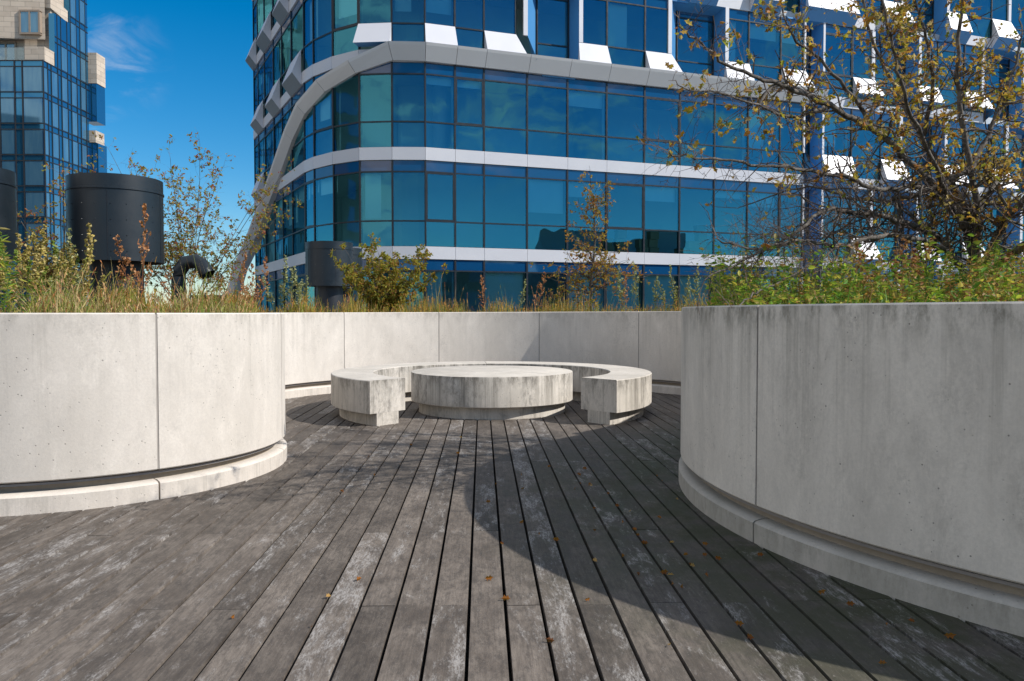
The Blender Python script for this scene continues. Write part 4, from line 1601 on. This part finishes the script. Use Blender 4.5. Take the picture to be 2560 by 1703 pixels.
# tall weeds one can count, four kinds
def weed(kind_, seed, h):
    r = random.Random(seed)
    st, lf, hd = MB(), MB(), MB()
    lean = Vector((r.uniform(-.12, .12), r.uniform(-.1, .1), 1)).normalized()
    pts = [Vector((0, 0, 0))]
    d = lean
    for i in range(8):
        d = (d + rnd_unit(r) * 0.06).normalized()
        pts.append(pts[-1] + d * h / 8)
    rust = kind_ == 'dock'
    scol = {'dock': (0.26, 0.11, 0.05), 'fleabane': (0.16, 0.17, 0.06), 'golden': (0.24, 0.18, 0.07), 'herb': (0.08, 0.15, 0.02)}[kind_] + (1,)
    st.tube(pts, [0.0045 - 0.003 * i / 8 for i in range(9)], 5, cap=False, col=scol)
    def p_at(f):
        i = min(int(f * 8), 7)
        return pts[i].lerp(pts[i + 1], f * 8 - i)
    if kind_ != 'dock':
        for k in range({'fleabane': 46, 'golden': 26, 'herb': 54}[kind_]):
            f = r.uniform(0.05, 0.9 if kind_ == 'herb' else 0.75)
            a = r.uniform(0, 2 * PI)
            leaf(lf, p_at(f), Vector((math.cos(a), math.sin(a), r.uniform(-.2, .8))), r.uniform(0.05, 0.10), r.choice(GREEN if kind_ == 'herb' else [(0.19, 0.26, 0.06), (0.26, 0.28, 0.08), (0.33, 0.27, 0.11)]), NARROW, r, 0.2)
    # panicle
    cols = {'dock': [(0.42, 0.18, 0.07), (0.50, 0.27, 0.13), (0.34, 0.13, 0.05)], 'fleabane': [(0.40, 0.41, 0.22), (0.29, 0.33, 0.13)], 'golden': [(0.44, 0.33, 0.09), (0.52, 0.42, 0.18), (0.30, 0.27, 0.05)], 'herb': [(0.2, 0.28, 0.04)]}[kind_]
    f0 = {'dock': 0.22, 'fleabane': 0.35, 'golden': 0.5, 'herb': 0.8}[kind_]
    for k in range({'dock': 26, 'fleabane': 22, 'golden': 20, 'herb': 6}[kind_]):
        f = f0 + (1 - f0) * (k + r.random()) / 26 * (26 / {'dock': 26, 'fleabane': 22, 'golden': 20, 'herb': 6}[kind_])
        f = min(f, 0.999)
        s = p_at(f)
        a = r.uniform(0, 2 * PI)
        ln = {'dock': 0.16, 'fleabane': 0.13, 'golden': 0.11, 'herb': 0.05}[kind_] * (1.15 - f) * 1.6 * h ** 0.5
        e = s + Vector((math.cos(a) * ln * .55, math.sin(a) * ln * .55, ln * r.uniform(.5, .95)))
        st.tube([s, s.lerp(e, .5) + Vector((0, 0, -.005)), e], [0.0016, 0.0012, 0.0008], 3, cap=False, col=scol)
        for j in range(9):
            c = s.lerp(e, 0.25 + 0.75 * r.random()) + rnd_unit(r) * 0.010
            sz = r.uniform(0.010, 0.020)
            n1, n2 = rnd_unit(r) * sz, rnd_unit(r) * sz
            q = r.choice(cols)
            kk = r.uniform(.75, 1.25)
            hd.face([c - n1, c + n2, c + n1, c - n2], 0, (q[0] * kk, q[1] * kk, q[2] * kk, 1))
    nm, lab, cat = {'dock': ('dock_plant', 'rust brown dried dock stalk standing in the grass', 'weed'),
                    'fleabane': ('fleabane_plant', 'grey green feathery fleabane stalk rising above the rim grass', 'weed'),
                    'golden': ('goldenrod_plant', 'tall stalk with yellow brown seed heads by the left vents', 'weed'),
                    'herb': ('leafy_weed', 'bright green leafy weed standing above the undergrowth', 'weed')}[kind_]
    t = thing(nm, lab, cat, (0, 0, -50), 0, {'dock': 'dried dock stalks', 'fleabane': 'fleabane stalks', 'golden': 'goldenrod stalks', 'herb': 'leafy green weeds'}[kind_])
    st.build('stem', MAT['grass'], t, None, recalc=False, tint=True)
    if lf.f:
        lf.build('leaves', MAT['leaf'], t, None, recalc=False, tint=True)
    hd.build('seed_head', MAT['grass'], t, None, recalc=False, tint=True)
    return t


spots = {
    'golden': [(120, 565, 7.4), (185, 600, 7.2), (150, 640, 7.0), (90, 680, 6.9), (195, 650, 7.6), (75, 600, 6.6), (110, 700, 6.4), (250, 690, 7.0), (205, 560, 7.9), (175, 610, 7.2), (40, 640, 6.5), (160, 690, 6.7)],
    'herb': [(10, 560, 6.4), (30, 590, 6.2), (5, 620, 6.0), (45, 650, 6.1), (60, 690, 6.3), (25, 530, 6.8), (2480, 600, 5.0), (2500, 640, 4.6), (2380, 690, 4.7), (2200, 660, 5.0), (2540, 620, 4.4), (1790, 640, 5.4), (1800, 655, 5.1), (1850, 660, 5.6), (2040, 680, 5.0)],
    'dock': [(347, 505, 8.2), (340, 590, 8.0), (610, 640, 10.6), (630, 660, 11.2), (1340, 680, 13.4), (2290, 600, 5.3), (2330, 620, 5.4), (2210, 640, 5.5), (1560, 680, 13.2), (640, 640, 11.8), (1210, 690, 13.6)],
    'fleabane': [(700, 640, 12.0), (720, 665, 11.9), (752, 668, 11.8), (760, 690, 12.0), (690, 690, 11.6), (740, 700, 11.5), (1560, 660, 13.2), (1590, 650, 13.4), (1690, 665, 12.6), (1710, 690, 12.4), (1670, 700, 12.8), (1300, 700, 13.5), (1735, 660, 12.2), (1640, 690, 13.0)],
}
rw_ = random.Random(70)
for _ in range(26):
    spots[rw_.choice(('golden', 'golden', 'fleabane', 'herb'))].append((rw_.uniform(0, 215), rw_.uniform(570, 700), rw_.uniform(6.3, 8.2)))
for _ in range(16):
    _px = rw_.uniform(2120, 2560)
    spots[rw_.choice(('herb', 'herb', 'dock'))].append((_px, rw_.uniform(600, 690), rw_.uniform(4.2, 5.2)))
for _ in range(6):
    spots[rw_.choice(('golden', 'dock'))].append((rw_.choice((rw_.uniform(300, 400), rw_.uniform(570, 640))), rw_.uniform(660, 725), rw_.uniform(8.0, 9.4)))
for kd, lst in spots.items():
    protos = [weed(kd, 100 + k * 7 + len(kd), 1.0) for k in range(3)]
    used = [False] * 3
    for k, (px, py, d) in enumerate(lst):
        tip = at(px, py, d)
        h = max(0.2, tip.z - 1.06)
        q = k % 3
        o = copy_tree(protos[q]) if used[q] else protos[q]
        used[q] = True
        o.location = (tip.x, tip.y, 1.06)
        o.rotation_euler = (0, 0, rw_.uniform(0, 6.28))
        sxy = min(1.0, 0.55 + 0.45 * h)
        o.scale = (sxy, sxy, h)

# fallen leaves on the boards
lfm = []
for k in range(4):
    r = random.Random(300 + k)
    mb = MB()
    leaf(mb, Vector((-0.02, 0, 0.004)), Vector((1, 0, 0.05)), 0.034, [(0.30, 0.085, 0.02), (0.38, 0.13, 0.02), (0.17, 0.055, 0.02), (0.50, 0.30, 0.10)][k], LOBED, r, 0.6)
    lfm.append(mb)
r = random.Random(90)
first = [None] * 4
n_leaf = 0
while n_leaf < 78:
    if r.random() < 0.72:
        a = R(r.uniform(165, 262))
        d = RR + 0.06 + abs(r.gauss(0, 0.75))
        x, y = RC[0] + d * math.cos(a), RC[1] + d * math.sin(a)
    else:
        x, y = r.uniform(-1.2, 1.2), r.uniform(2.4, 7.5)
    if y < 2.0 or (Vector((x, y)) - Vector(LC)).length < LR + .05 or (Vector((x, y)) - Vector((TX, TY))).length < 2.0:
        continue
    if r.random() < 0.45:                                  # caught in a gap
        c, s = math.cos(-BANG), math.sin(-BANG)
        lx, ly = x * c - y * s, x * s + y * c
        d0 = dk.location.x / math.cos(BANG)
        lx = round((lx - d0) / PITCH) * PITCH + d0
        x, y = lx * math.cos(BANG) - ly * math.sin(BANG), lx * math.sin(BANG) + ly * math.cos(BANG)
    q = r.randrange(4) if r.random() < .6 else r.randrange(2)
    if first[q] is None:
        o = first[q] = lfm[q].build('fallen_leaf', MAT['leaf'], None, recalc=False, tint=True)
    else:
        o = first[q].copy()
        COL.objects.link(o)
    o.location = (x, y, 0.006)
    o.rotation_euler = (r.uniform(-.25, .25), r.uniform(-.2, .2), r.uniform(0, 6.28))
    k = r.uniform(0.7, 1.25)
    o.scale = (k, k, k)
    tag(o, 'small curled brown leaf lying on the grey decking', 'leaf', 'fallen leaves on the decking')
    n_leaf += 1
print('meshes', len(bpy.data.objects), 'windows', count, 'sills', sills)
